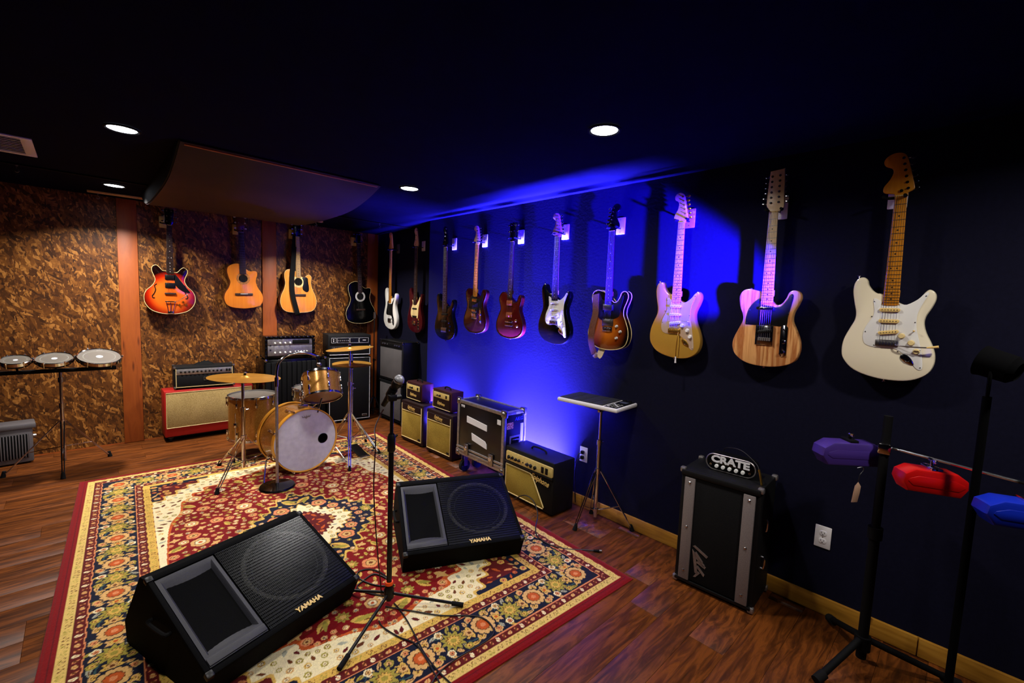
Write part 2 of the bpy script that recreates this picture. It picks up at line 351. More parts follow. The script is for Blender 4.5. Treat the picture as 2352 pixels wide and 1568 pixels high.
# ------------------------------------------------------------------ room
def struct(o): o['kind'] = 'structure'; return o
WT = [('wall_right', 0, .35, -7.2, -1.55, 'wall_black'), ('wall_alcove', .20, .35, -1.55, 0, 'wall_black'), ('wall_back', -5.1, .35, .02, .15, 'wall_black'),
      ('wall_left', -5.1, -5.0, -7.2, .02, 'wall_black'), ('wall_front', -5.1, .35, -7.3, -7.2, 'wall_black')]
WO = {}
for n, x0, x1, y0, y1, m in WT: WO[n] = struct(G().box(x0, x1, y0, y1, 0, H).build(n, m))
ceil = struct(G().box(-5.1, .35, -7.3, .15, H, H+.1).build('ceiling', 'ceil_black'))
fl = struct(G().box(-5.1, .35, -7.3, .15, -.12, -.012).build('floor', 'matte'))
# floor planks, running parallel to the back wall
PW, PL = .158, 1.22
pk = G().box(0, PL-.0009, 0, PW-.0009, -.012, 0, .0007).mesh('plank', 'floor')
r_ = random.Random(3); nrow = 41
for j in range(nrow):
    y = -6.45+j*PW; off = r_.choice([0, .4, .8, .2, .6, 1.0])
    x = -4.35+off-PL
    while x < (.19 if y > -1.5 else -.01):
        xm = .2 if y+PW > -1.55 else 0
        if x+PL > -4.3:
            sx = min(1, (xm-x)/PL) if y+PW < -1.55 or y > -1.55 else min(1, (0-x)/PL)
            if sx > .03: place('plank', pk, fl, (x, y, 0), None, (sx, 1, 1))
        x += PL
# oriented strand board sheets and lumber posts on the back wall
posts = [-3.60, -2.37, -1.14, .12]
for i, (a, b) in enumerate([(-4.83, -3.60), (-3.60, -2.37), (-2.37, -1.14), (-1.14, .12), (.12, .2)]):
    G().box(a+.001, b-.001, 0, .02, .012, H-.002).build('strand_board', 'osb', WO['wall_back'])
for px in posts:
    G().box(px-.075, min(px+.072, .197), -.018, 0, .004, H-.002, .002).build('timber_post', 'post', WO['wall_back'])
struct(G().box(-4.8, .195, -.006, 0, 0, .010).build('trim_back', 'post'))
# pine baseboard along the right wall
bb = struct(G().box(-.004, 0, -6.9, -1.56, .001, .086).build('baseboard_right', 'pine'))
for a, b in ((-6.9, -5.62), (-5.618, -3.72), (-3.718, -1.56)):
    G().box(-.018, -.004, a+.001, b-.001, .001, .088, .003).build('plank', 'pine', bb)
# ceiling rail with hooks, wooden battens
struct(G().box(-3.4, .19, -.962, -.942, H-.012, H, .002).build('trim_ceiling', M['matte']))
def hook(x, y, z, where):
    t = thing('screw_hook', where, 'hook', (x, y, z)); G().frust((0, 0, 0), (0, 0, -.006), .008, .006, 12).build('plate', 'steel', t)
    pts = [(0, 0, -.004), (0, 0, -.03)]+[(.011*sin(a), 0, -.041-.011*(-cos(a))-.0) for a in [0, .8, 1.6, 2.4, 3.2, 4.0, 4.8]]
    G().tube([(0, 0, -.004), (0, 0, -.022), (.010, 0, -.032), (.008, 0, -.044), (-.004, 0, -.047), (-.011, 0, -.038)], .002, 6, 4).build('hook_wire', 'steel', t)
hook(-3.0, -.952, H-.012, 'small screw hook in the black ceiling near the air vent')
hook(-.27, -.952, H-.012, 'small screw hook in the ceiling above the two bass guitars')
for (xa, ya, xb, yb, nm) in ((-2.64, -.215, -2.25, -.235, 'long pale wooden batten beside the ceiling lamp left of the diffuser'), (-.885, -.455, -.705, -.432, 'short pale wooden batten beside the small lamp right of the diffuser')):
    L = math.hypot(xb-xa, yb-ya); b = G().box(0, L, -.02, .02, -.016, 0, .003).build('ceiling_batten', 'maple')
    b.location = (xa, ya, H); b.rotation_euler = (0, 0, math.atan2(yb-ya, xb-xa)); tag(b, nm, 'batten')
hook(-2.57, -.215, H-.016, 'screw hook under the long wooden batten'); hook(-.78, -.444, H-.016, 'screw hook under the short wooden batten')
# recessed downlights
CL = ['round ceiling downlight in the middle of the black ceiling left of the diffuser', 'round ceiling downlight by the long wooden batten', 'smallest ceiling downlight at the far end by the short batten',
      'round ceiling downlight just right of the brown diffuser', 'round ceiling downlight above the blue lit wall', 'ceiling downlight cut off at the upper right corner', 'ceiling downlight above the top edge of the picture']
for i, (x, y) in enumerate(CANS):
    t = thing('ceiling_downlight', CL[i], 'ceiling light', (x, y, H), group='recessed downlights')
    G().lathe([(.078, -.001), (.078, -.006), (.070, -.009), (.062, -.004), (.062, -.001)], n=40).build('trim_ring', 'matte', t)
    G().lathe([(0, -.006), (.05, -.006), (.062, -.004), (.062, 0)], n=40).build('diffuser', 'lamp', t)
# air return grille
t = thing('air_vent', 'white slatted air vent in the black ceiling', 'vent', (-3.05, -1.58, H))
g = G(); W2, L2 = .17, .25
g.box(-W2, W2, -L2, -L2+.035, -.008, 0, .002); g.box(-W2, W2, L2-.035, L2, -.008, 0, .002); g.box(-W2, -W2+.05, -L2+.035, L2-.035, -.008, 0, .002); g.box(W2-.05, W2, -L2+.035, L2-.035, -.008, 0, .002)
g.build('vent_frame', 'white', t)
G().box(-W2+.05, W2-.05, -L2+.035, L2-.035, -.001, 0).build('backing', 'matte', t)
sm = G().box(-W2+.05, W2-.05, -.008, .008, -.006, -.003).mesh('slat', 'white')
for k in range(9): place('slat', sm, t, (0, -L2+.06+k*.046, 0), (.5, 0, 0))
# polycylindrical diffuser
prof = [Vector(p) for p in ((-2.54, H-.012), (-2.32, 2.272), (-2.0, 2.216), (-1.5, 2.200), (-1.0, 2.205), (-.65, 2.240), (-.38, H-.012))]
prof = crv(prof, 8)
t = thing('ceiling_diffuser', 'large curved brown hardboard diffuser panel bolted under the ceiling', 'acoustic panel')
g = G(); n = len(prof)
for x in (-2.28, -1.08):
    for dz in (0, .006): g.v += [(x, p.x, p.y+dz) for p in prof]
for i in range(n-1):
    g.f += [(i, i+1, 2*n+i+1, 2*n+i), (n+i, 3*n+i, 3*n+i+1, n+i+1), (i, n+i, n+i+1, i+1), (2*n+i, 2*n+i+1, 3*n+i+1, 3*n+i)]
g.f += [(0, 2*n, 3*n, n), (n-1, 2*n-1, 4*n-1, 3*n-1)]
g.build('curved_sheet', 'diff', t)
for x in (-2.27, -1.10):
    out = [(p.x, p.y+.007) for p in prof]+[(prof[-1].x, H-.001), (prof[0].x, H-.001)]
    G().slab([(a, b) for a, b in out], 0, .018).xf(Matrix.Translation((x, 0, 0)) @ Matrix.Rotation(pi/2, 4, 'Z')).build('end_rib', 'matte', t)
for y in (-2.52, -.42): G().box(-2.26, -1.10, y-.01, y+.01, H-.022, H-.001, .002).build('edge_batten', 'post', t)

# ------------------------------------------------------------------ rug
def build_rug():
    HU, HV, R = 1.215, 1.685, .004
    us = np.arange(-HU, HU+1e-6, R); vs = np.arange(-HV, HV+1e-6, R); U, V = np.meshgrid(us, vs)
    nx, ny = len(us), len(vs); I = np.zeros((ny, nx, 3)); rg = np.random.default_rng(5)
    C = {k: np.array(s2l(v)) for k, v in dict(red=(134, 14, 20), deep=(98, 14, 20), cream=(226, 196, 122), gold=(222, 184, 100), navy=(20, 24, 48), ivory=(244, 230, 188), burg=(104, 26, 26),
         tan=(222, 180, 120), olive=(172, 158, 76), orange=(200, 100, 50), peach=(226, 150, 104), brown=(116, 66, 30), teal=(60, 92, 96), sky=(176, 176, 156)).items()}
    D = np.minimum(HU-np.abs(U), HV-np.abs(V))
    def band(a, b, c, wob=0): I[(D >= a) & (D < b)] = C[c]
    Dw = D+.0025*np.sin(U*95)*np.sin(V*81)
    I[:] = C['red']; 
    for a, b, c in ((.05, .094, 'cream'), (.094, .131, 'burg'), (.131, .137, 'peach'), (.137, .322, 'navy'), (.322, .327, 'peach'), (.327, .368, 'burg'), (.368, .409, 'gold')):
        I[(Dw >= a) & (Dw < b)] = C[c]
    I[(D < .036) & (D > .032)] = C['deep']; I[(Dw > .090) & (Dw < .094)] = C['deep']; I[(Dw > .364) & (Dw < .368)] = C['deep']
    def sl(x, y, r):
        i0 = max(int((x-r+HU)/R), 0); i1 = min(int((x+r+HU)/R)+2, nx); j0 = max(int((y-r+HV)/R), 0); j1 = min(int((y+r+HV)/R)+2, ny)
        return slice(j0, j1), slice(i0, i1)
    def put(S, m, c): I[S][m] = C[c]
    def flower(x, y, r, n, rot, co, ci, cc, spike=0, halo=None):
        S = sl(x, y, r*1.15); dx = U[S]-x; dy = V[S]-y; rr = np.hypot(dx, dy); th = np.arctan2(dy, dx)-rot
        ph = np.abs(((th*n/(2*pi)) % 1)*2-1); bd = r*((.62+.38*(1-ph)) if spike else (.80+.20*np.sqrt(1-ph**2+1e-9)))
        if halo: put(S, rr < bd*1.13, halo)
        put(S, rr < bd, co); put(S, (rr < bd*.62) & (rr > bd*.54), 'brown' if ci != 'brown' else 'burg'); put(S, rr < bd*.54, ci); put(S, rr < r*.22, cc)
    def leaf(x, y, l, wd, rot, c, c2=None):
        S = sl(x, y, l*1.05); dx = U[S]-x; dy = V[S]-y; a = dx*cos(rot)+dy*sin(rot); b = -dx*sin(rot)+dy*cos(rot)
        q = np.abs(b+.25*wd*np.sin(a/l*2)) < wd*(1-(a/l)**2)*(1-.35*a/l); put(S, q & (np.abs(a) < l), c)
        if c2: put(S, (np.abs(b) < wd*.14) & (np.abs(a) < l*.7), c2)
    def line(pts, wd, c):
        for (x, y) in pts:
            S = sl(x, y, wd*1.5); put(S, np.hypot(U[S]-x, V[S]-y) < wd, c)
    # guard bands
    def sides(off):
        hu, hv = HU-off, HV-off
        return [((-hu, -hv), (1, 0), (0, 1), 2*hu), ((hu, -hv), (0, 1), (-1, 0), 2*hv), ((hu, hv), (-1, 0), (0, -1), 2*hu), ((-hu, hv), (0, -1), (1, 0), 2*hv)]
    def P(sd, s, t): o, a, b, L = sd; return o[0]+a[0]*s+b[0]*t, o[1]+a[1]*s+b[1]*t
    def ang(sd): return math.atan2(sd[1][1], sd[1][0])
    for off, per in ((.1125, .036), (.3475, .036)):
        for sd in sides(off):
            k = int(sd[3]/per)
            for i in range(k):
                x, y = P(sd, (i+.5)*sd[3]/k, 0); an = ang(sd)+pi/2
                if i % 2: leaf(x, y, .014, .011, an+(i % 4-2)*.5, 'tan' if i % 4 == 1 else 'ivory', 'orange')
                else: leaf(x, y, .014, .006, an+.6, 'peach'); leaf(x, y, .014, .005, an-.6, 'brown')
    for off in (.072, .3885):
        for sd in sides(off):
            k = int(sd[3]/.05)
            for i in range(k):
                s0 = (i+.5)*sd[3]/k; line([P(sd, s0+.018*q, .010*sin(q*5+i)) for q in np.linspace(-1, 1, 16)], .0022, 'brown' if i % 3 else 'olive')
                if i % 2: line([P(sd, s0+.008*q, -.008+.006*cos(q*4)) for q in np.linspace(-1, 1, 8)], .002, 'olive')
    # main navy border
    for si, sd in enumerate(sides(.2295)):
        L = sd[3]; k = round(L/.335); per = L/k; an = ang(sd)
        for q in np.arange(0, L, .003):
            line([P(sd, q, .056*sin(q*2*pi/per*1.0))], .0028, 'teal'); line([P(sd, q, -.056*sin(q*4*pi/per))], .002, 'teal')
        for i in range(k):
            s0 = i*per
            for j in range(16):
                ss = s0+per*(j+.5)/16; tt = (-1)**j*(.052+.022*((j*7) % 3)/2)
                leaf(*P(sd, ss, tt), .020+.004*(j % 3), .009, an+((j*1.7) % 3.1), ['tan', 'olive', 'sky', 'tan', 'gold'][(i+j) % 5], 'brown')
            for j, (ds, dt) in enumerate(((.14, .055), (.36, -.058), (.64, .058), (.86, -.055), (.14, -.065), (.38, .066), (.62, -.066), (.88, .064))):
                flower(*P(sd, s0+per*ds, dt), .021, 5, j, ['tan', 'ivory', 'olive', 'tan'][j % 4], ['gold', 'peach', 'tan'][j % 3], 'brown')
            flower(*P(sd, s0+per*.25, .004), .040, 7, an+.3, 'tan', 'gold', 'orange', 1, 'navy'); flower(*P(sd, s0+per*.75, -.004), .040, 7, an, 'gold', 'tan', 'brown', 1, 'navy')
            flower(*P(sd, s0+per*.5, 0), .062, 11, an, 'olive', 'gold', 'olive', 1, 'navy')
        for i in range(k+1):
            flower(*P(sd, min(i*per, L), 0), .060, 12, 0, 'tan', 'orange', 'peach', 0, 'navy')
    # field
    FU, FV = HU-.409, HV-.409; ina = (np.abs(U) < FU) & (np.abs(V) < FV); a = FU-np.abs(U); b = FV-np.abs(V)
    I[ina] = C['red']
    sc = 1+.10*np.sin(np.arctan2(b, a)*22); hyp = (a+.05)*(b+.05)*sc
    iv = ina & (hyp < .115); org = ina & (hyp >= .115) & (hyp < .128); I[org] = C['orange']; I[iv] = C['ivory']
    cor = ina & ((a/.36+b/.36) < 1+.09*np.sin((a-b)*42)); ce = ina & ((a/.36+b/.36) < 1.07+.09*np.sin((a-b)*42)); I[ce] = C['gold']; I[cor] = C['burg']
    I[cor & ((a < .05) | (b < .05))] = C['navy']
    th = np.arctan2(V/.52, U/.42); rr = np.hypot(U/.42, V/.52)*(1+.30*np.abs(np.sin(2*th))**1.5)
    lob = 1+.06*np.cos(24*th)
    md = rr < 1.04*lob; I[md] = C['gold']; nav = rr < .985*lob; I[nav] = C['navy']
    i2 = rr < .60*lob; I[i2] = C['gold']; i3 = rr < .575*lob; I[i3] = C['ivory']; i4 = rr < .36*lob; I[i4] = C['burg']
    # motifs in one quarter, mirrored
    def reg(x, y):
        j = min(max(int((y+HV)/R), 0), ny-1); i = min(max(int((x+HU)/R), 0), nx-1); return j, i
    base = np.full((ny, nx), 'r'); base[iv] = 'i'; base[cor] = 'c'; base[nav] = 'n'; base[i3] = 'i'; base[i4] = 'c'; base[~ina] = 'x'
    pts = []; tries = 0
    while tries < 16000:
        tries += 1; x = rg.uniform(.01, FU-.02); y = rg.uniform(.01, FV-.02); r = rg.choice([.052, .040, .028, .016], p=[.3, .25, .2, .25])
        bs = base[reg(x, y)]
        if bs == 'i': r = min(r, .020)
        if bs == 'c': r = min(r, .024)
        ok = all(base[reg(x+r*dx, y+r*dy)] == bs for dx, dy in ((1, 0), (-1, 0), (0, 1), (0, -1)))
        if ok and all((x-p[0])**2+(y-p[1])**2 > (r+p[2]+.003)**2 for p in pts): pts.append((x, y, r, bs, rg.integers(0, 6), rg.uniform(0, 6.28)))
    mir = [(1, 1), (-1, 1), (1, -1), (-1, -1)]
    rp = [p for p in pts if p[3] == 'r']
    for p in rp:
        q = min((o for o in rp if o is not p), key=lambda o: (o[0]-p[0])**2+(o[1]-p[1])**2)
        for sx, sy in mir:
            line([(sx*(p[0]+(q[0]-p[0])*t-.02*sin(t*pi)), sy*(p[1]+(q[1]-p[1])*t+.02*sin(t*pi))) for t in np.linspace(0, 1, 18)], .0022, 'brown')
    for x, y, r, bs, k, ro in pts:
        for sx, sy in mir:
            X, Y = sx*x, sy*y; rot = math.atan2(sy*sin(ro), sx*cos(ro))
            if bs == 'i':
                c = ['olive', 'brown', 'gold', 'burg', 'tan', 'sky'][k]
                if k % 2: leaf(X, Y, r*1.1, r*.5, rot, c)
                else: flower(X, Y, r*.8, 6, rot, c, 'ivory', 'brown')
            elif bs == 'c':
                if k % 2: leaf(X, Y, r*1.2, r*.4, rot, ['orange', 'tan', 'peach'][k % 3])
                else: flower(X, Y, r*.9, 5, rot, ['tan', 'orange', 'gold'][k % 3], 'peach', 'burg')
            else:
                if k == 0: flower(X, Y, r, 9, rot, 'olive', 'gold', 'tan', 1)
                elif k == 1: flower(X, Y, r, 6, rot, 'tan', 'ivory', 'orange')
                elif k == 2: leaf(X, Y, r*1.25, r*.55, rot, 'gold', 'brown'); leaf(X+r*.3*cos(rot+1.5), Y+r*.3*sin(rot+1.5), r, r*.3, rot+.5, 'olive')
                elif k == 3: flower(X, Y, r, 5, rot, 'peach', 'tan', 'brown')
                elif k == 4: flower(X, Y, r, 11, rot, 'ivory' if r > .03 else 'tan', 'sky', 'brown', 1)
                else: leaf(X, Y, r*1.2, r*.5, rot, 'tan', 'gold'); leaf(X, Y, r*1.1, r*.3, rot+1.2, 'tan')
    I *= rg.normal(1, .07, (ny, nx, 1)).clip(.7, 1.3)
    Z = .008+.0012*np.sin(U*23+V*7)*0+rg.normal(0, .00025, (ny, nx)); Z[D < .012] -= .003
    co = np.stack([U, V, Z], -1).reshape(-1, 3)
    idx = np.arange(nx*ny).reshape(ny, nx); q = np.stack([idx[:-1, :-1], idx[:-1, 1:], idx[1:, 1:], idx[1:, :-1]], -1).reshape(-1, 4)
    # skirt down to the floor
    ring = np.concatenate([idx[0, :], idx[1:, -1], idx[-1, -2::-1], idx[-2:0:-1, 0]]); nb = len(ring); lo = co[ring].copy(); lo[:, 2] = .0005
    co = np.concatenate([co, lo]); k = np.arange(nb); k2 = (k+1) % nb; sk = np.stack([ring[k], nx*ny+k, nx*ny+k2, ring[k2]], -1)
    q = np.concatenate([q, sk]); me = bpy.data.meshes.new('rug')
    me.vertices.add(len(co)); me.vertices.foreach_set('co', co.astype('f').ravel()); me.loops.add(q.size); me.loops.foreach_set('vertex_index', q.astype('i').ravel())
    me.polygons.add(len(q)); me.polygons.foreach_set('loop_start', (np.arange(len(q))*4).astype('i')); me.update()
    at = me.attributes.new('pattern', 'FLOAT_COLOR', 'POINT'); cl = np.ones((len(co), 4), 'f'); Q = I.reshape(-1, 3); lum = Q.mean(1, keepdims=True); cl[:nx*ny, :3] = (np.clip(lum+(Q-lum)*1.06, 0, 1)**1.12)*.92; cl[nx*ny:, :3] = C['red']*.6
    at.data.foreach_set('color', cl.ravel()); me.update(calc_edges=True)
    m = mat('woven_wool_pile', (120, 60, 40), .9, spec=.15); an = N(m, 'ShaderNodeAttribute'); an.attribute_name = 'pattern'
    v = coords(m); nn = noise(m, v, 260, 3); mr = N(m, 'ShaderNodeMapRange'); mr.inputs['To Min'].default_value = .72; mr.inputs['To Max'].default_value = 1.25
    LK(m, nn.outputs['Fac'], mr.inputs['Value']); hs = N(m, 'ShaderNodeHueSaturation'); LK(m, mr.outputs[0], hs.inputs['Value']); LK(m, an.outputs['Color'], hs.inputs['Color'])
    LK(m, hs.outputs[0], bsdf(m).inputs['Base Color']); bump(m, nn.outputs['Fac'], .5, .002); bsdf(m).inputs['Sheen Weight'].default_value = .1
    me.materials.append(m); o = place('oriental_rug', me, None, (-1.635, -2.72, 0), (0, 0, -.052))
    return tag(o, 'large oriental rug with navy flower border and red field on the wood floor', 'rug')
build_rug()

# ------------------------------------------------------------------ guitars
O = {}
O['strat'] = smooth2([(-.030, -.428), (-.050, -.424), (-.068, -.410), (-.084, -.386), (-.090, -.364), (-.103, -.351), (-.123, -.355), (-.137, -.378), (-.140, -.415), (-.132, -.467), (-.123, -.511), (-.125, -.548), (-.142, -.590), (-.160, -.640), (-.165, -.690), (-.155, -.735), (-.112, -.782), (-.040, -.808), (.035, -.814), (.095, -.804), (.140, -.775), (.160, -.735), (.162, -.690), (.150, -.645), (.128, -.595), (.118, -.555), (.121, -.523), (.137, -.485), (.147, -.450), (.143, -.422), (.124, -.408), (.107, -.424), (.099, -.448), (.084, -.470), (.058, -.477), (.030, -.466)], 4)
O['tele'] = smooth2([(-.029, -.415), (-.060, -.402), (-.094, -.395), (-.124, -.405), (-.140, -.436), (-.134, -.490), (-.118, -.535), (-.117, -.568), (-.135, -.612), (-.157, -.665), (-.162, -.710), (-.142, -.758), (-.085, -.795), (0, -.807), (.085, -.797), (.142, -.768), (.163, -.715), (.160, -.660), (.140, -.605), (.122, -.562), (.124, -.520), (.141, -.479), (.152, -.444), (.145, -.416), (.122, -.404), (.099, -.414), (.087, -.444), (.066, -.474), (.045, -.479), (.030, -.470)], 4)
O['single'] = smooth2([(-.03, -.44), (-.06, -.42), (-.10, -.42), (-.13, -.45), (-.135, -.49), (-.117, -.54), (-.117, -.575), (-.145, -.63), (-.165, -.69), (-.155, -.75), (-.11, -.79), (-.04, -.808), (.04, -.808), (.11, -.79), (.155, -.75), (.165, -.69), (.145, -.63), (.118, -.575), (.118, -.54), (.13, -.50), (.135, -.46), (.12, -.44), (.10, -.455), (.085, -.49), (.055, -.505), (.03, -.49)])
O['semi'] = smooth2([(-.03, -.445), (-.06, -.44), (-.085, -.41), (-.11, -.392), (-.138, -.41), (-.142, -.45), (-.125, -.50), (-.118, -.54), (-.14, -.59), (-.185, -.64), (-.205, -.70), (-.195, -.77), (-.15, -.83), (-.08, -.86), (0, -.868), (.08, -.86), (.15, -.83), (.195, -.77), (.205, -.70), (.185, -.64), (.14, -.59), (.118, -.54), (.125, -.50), (.142, -.45), (.138, -.42), (.11, -.402), (.085, -.42), (.06, -.45), (.03, -.455)])
O['classical'] = smooth2([(-.03, -.335), (-.09, -.34), (-.135, -.37), (-.146, -.42), (-.135, -.48), (-.122, -.53), (-.14, -.59), (-.175, -.65), (-.185, -.71), (-.165, -.77), (-.11, -.80), (-.03, -.812), (.03, -.812), (.11, -.80), (.165, -.77), (.185, -.71), (.175, -.65), (.14, -.59), (.122, -.53), (.125, -.49), (.138, -.45), (.135, -.415), (.11, -.405), (.07, -.41), (.035, -.39)])
O['dread'] = smooth2([(-.03, -.40), (-.07, -.378), (-.12, -.385), (-.148, -.42), (-.15, -.48), (-.143, -.54), (-.16, -.61), (-.19, -.68), (-.202, -.75), (-.185, -.82), (-.14, -.862), (-.05, -.876), (.05, -.876), (.14, -.862), (.185, -.82), (.202, -.75), (.19, -.68), (.16, -.61), (.143, -.55), (.143, -.50), (.148, -.46), (.13, -.435), (.10, -.44), (.07, -.465), (.035, -.46)])
O['bigac'] = [(x*1.06, -.48+(z+.335)*1.12) for x, z in O['classical']]
O['bass'] = [(x*1.0, -.463+(z+.352)*1.117) for x, z in O['strat']]
O['bass5'] = [(x*1.05, -.455+(z+.352)*1.0) for x, z in O['strat']]
HS = {
 'big6': ([(-.021, 0), (-.024, .012), (-.052, .018), (-.064, .028), (-.062, .05), (-.045, .075), (-.034, .105), (-.040, .125), (-.062, .138), (-.070, .158), (-.060, .178), (-.035, .190), (-.008, .186), (.008, .168), (.022, .12), (.034, .07), (.042, .035), (.038, .022), (.022, .012), (.021, 0)], 'R'),
 'small6': ([(-.021, 0), (-.024, .012), (-.045, .02), (-.052, .032), (-.046, .055), (-.032, .08), (-.026, .11), (-.032, .128), (-.050, .140), (-.054, .158), (-.044, .174), (-.024, .180), (-.004, .172), (.008, .15), (.018, .11), (.030, .06), (.036, .03), (.032, .018), (.022, .012), (.021, 0)], 'R'),
 'mir6': ([(.021, 0), (.024, .012), (.045, .02), (.052, .032), (.046, .055), (.032, .08), (.026, .11), (.032, .128), (.050, .140), (.054, .158), (.044, .174), (.024, .180), (.004, .172), (-.008, .15), (-.018, .11), (-.030, .06), (-.036, .03), (-.032, .018), (-.022, .012), (-.021, 0)], 'L'),
 'tele12': ([(-.021, 0), (-.026, .02), (-.034, .03), (-.038, .06), (-.030, .20), (-.024, .212), (.030, .216), (.036, .205), (.042, .07), (.044, .022), (.032, .012), (.021, 0)], 'LR'),
 'three': ([(-.021, 0), (-.026, .012), (-.037, .03), (-.034, .06), (-.037, .10), (-.040, .14), (-.030, .158), (-.012, .15), (0, .162), (.012, .15), (.030, .158), (.040, .14), (.037, .10), (.034, .06), (.037, .03), (.026, .012), (.021, 0)], 'LR'),
 'slot': ([(-.026, 0), (-.033, .02), (-.036, .05), (-.038, .15), (-.034, .17), (-.02, .176), (0, .185), (.02, .176), (.034, .17), (.038, .15), (.036, .05), (.033, .02), (.026, 0)], 'LR'),
 'bass4': ([(-.021, 0), (-.026, .015), (-.050, .028), (-.050, .05), (-.034, .09), (-.032, .14), (-.048, .165), (-.046, .195), (-.024, .21), (.0, .20), (.014, .15), (.028, .08), (.036, .035), (.028, .018), (.021, 0)], 'L'),
}
def frets_z(S, n): return [-(S-S/2**(k/12)) for k in range(1, n+1)]
def cutline(out, zmin, zmax):
    return [p for p in out if zmin <= p[1] <= zmax]
def guitar(name, label, loc, rz, tilt, d):
    t = thing(name, label, d.get('cat', 'guitar'), loc, rz, d.get('group', 'wall-hung guitars'), (0, tilt, rz))
    out = O[d['shape']]; S = d.get('S', .648); th = d.get('th', .045); ac = d.get('ac', False)
    if ac:
        G().slab(out, .004, th, .004).build('body', d['side'], t)
        G().slab(out, 0, .004, .001).build('soundboard', d['top'], t)
        if d.get('bind'):
            g = G(); P = [Vector((p[0], .001, p[1])) for p in out]+[Vector((out[0][0], .001, out[0][1]))]; g.tube(P, .0022, 5, 1); g.build('binding', d['bind'], t)
    else:
        G().slab(out, 0, th, d.get('rnd', .009)).build('body', d['top'], t)
        if d.get('bind'):
            for k, (yy, bm_) in enumerate(((.0015, d['bind']),)+(((th-.002), d['bind']),)*(1 if d.get('bind2') else 0)):
                P = [Vector((p[0]*.992, yy, -.6+(p[1]+.6)*.994)) for p in out]; P.append(P[0]); G().tube(P, .0026, 5, 1).build('binding', bm_, t)
    y0 = -.006 if not ac else -.007
    zE = d['zE']; wn, we = d.get('wn', .021), d.get('we', .0285)
    wz = lambda z: wn+(we-wn)*(-z/-zE if zE else 0)
    W_ = lambda z: wn+(we-wn)*(z/zE)
    G().slab([(-wn, 0), (wn, 0), (we, zE+.004), (we*.6, zE), (-we*.6, zE), (-we, zE+.004)], y0, y0+.006, .0012).build('fingerboard', d['fb'], t)
    zh = d.get('zheel', zE*.9)
    g = G(); ns = 10
    prof = []
    for i in range(9):
        z = zh*i/8; ww = W_(z)*.97; dp = .014+.004*i/8
        prof.append([(ww*cos(pi*k/ns), y0+.006+dp*sin(pi*k/ns), z) for k in range(ns+1)])
    g.v = [p for r in prof for p in r]; m = ns+1
    g.f = [(i*m+k, i*m+k+1, (i+1)*m+k+1, (i+1)*m+k) for i in range(8) for k in range(ns)]+[tuple(range(m)), tuple(8*m+k for k in range(m))[::-1]]
    g.build('neck', d['neck'], t)
    if not ac: G().box(-we, we, y0+.006, .012, zh-.012, zh+.02, .002).build('neck_heel', d['neck'], t)
    # frets and inlays
    fm = cached('fret', lambda: G().box(-1, 1, -.0012, .0003, -.0011, .0011).mesh('fret', 'steel'))
    fz = [z for z in frets_z(S, d.get('nf', 22)) if z > zE+.004]
    for z in fz: place('fret', fm, t, (0, y0, z), None, (W_(z), 1, 1))
    prev = [0]+fz; dm = cached('dot'+d.get('dots', 'dot'), lambda: G().cyl((0, -.0008, 0), (0, .0004, 0), .0032, 12).mesh('inlay_dot', d.get('dots', 'dot')))
    if not d.get('nodots'):
        for k in (3, 5, 7, 9, 12, 15, 17, 19, 21):
            if k < len(prev):
                z = (prev[k]+prev[k-1])/2
                for x in ((-.011, .011) if k == 12 else (0,)): place('inlay_dot', dm, t, (x, y0, z))
    G().box(-wn, wn, y0-.002, y0+.008, -.001, .004, .001).build('nut', 'creampick' if not ac else 'inlay', t)
    # headstock
    ho, sd = HS[d['hs']]; hsc = d.get('hsc', 1); hy = y0+.006
    if hsc != 1: ho = [(x*hsc, z*hsc) for x, z in ho]
    hs = G().slab(smooth2(ho, 3), hy, hy+.014, .002); hb = hs.build('headstock', d['head'], t)
    top = max(p[1] for p in ho); nt = d.get('nt', 6)
    pm = cached('post'+d.get('hw', 'chrome'), lambda: G().cyl((0, -.010, 0), (0, .001, 0), .0032, 10).frust((0, -.001, 0), (0, .001, 0), .006, .006, 12).mesh('tuner_post', d.get('hw', 'chrome')))
    km = cached('key'+d.get('key', 'chrome'), lambda: G().cyl((0, 0, 0), (.014, 0, 0), .0022, 8).slab([(.012+.011*cos(a)+.006, .0075*sin(a)) for a in [2*pi*i/12 for i in range(12)]], -.003, .003, .001).mesh('tuning_key', d.get('key', 'chrome')))
    heads = []
    if sd == 'LR':
        h = nt//2
        for i in range(h):
            z = top*(.24+.66*i/max(h-1, 1))*.94; heads += [(-.018*hsc, z, -1), (.018*hsc, z, 1)]
    else:
        sg = 1 if sd == 'R' else -1
        for i in range(nt):
            f_ = i/max(nt-1, 1); z = top*(.16+.70*f_); heads.append((sg*(.021-.024*f_)*hsc, z, sg))
    # in-line pegs sit near the straight edge
    for x, z, sg in heads:
        place('tuner_post', pm, t, (x, hy, z)); 
        ex = max((abs(p[0]) for p in ho if abs(p[1]-z) < .03*hsc and p[0]*sg > 0), default=.03)
        if sd != 'LR': ex = abs(x)+.012
        place('tuning_key', km, t, (sg*(ex-.004), hy+.008, z), (0, 0, 0 if sg > 0 else pi))
    # strings
    ns_ = d.get('ns', min(nt, 6)); zb = d.get('zb', -S); nx = 11 if nt == 12 else ns_
    for i in range(ns_):
        f_ = (i-(ns_-1)/2)/((ns_-1)/2); xa, xb = f_*wn*.84, f_*(.026 if not ac else .028)
        G().add(*strip((xa, y0-.003, .002), (xb, -d.get('bh', .010), zb), .0006 if i > 1 else .0010)).build('string', 'steel', t)
    return t
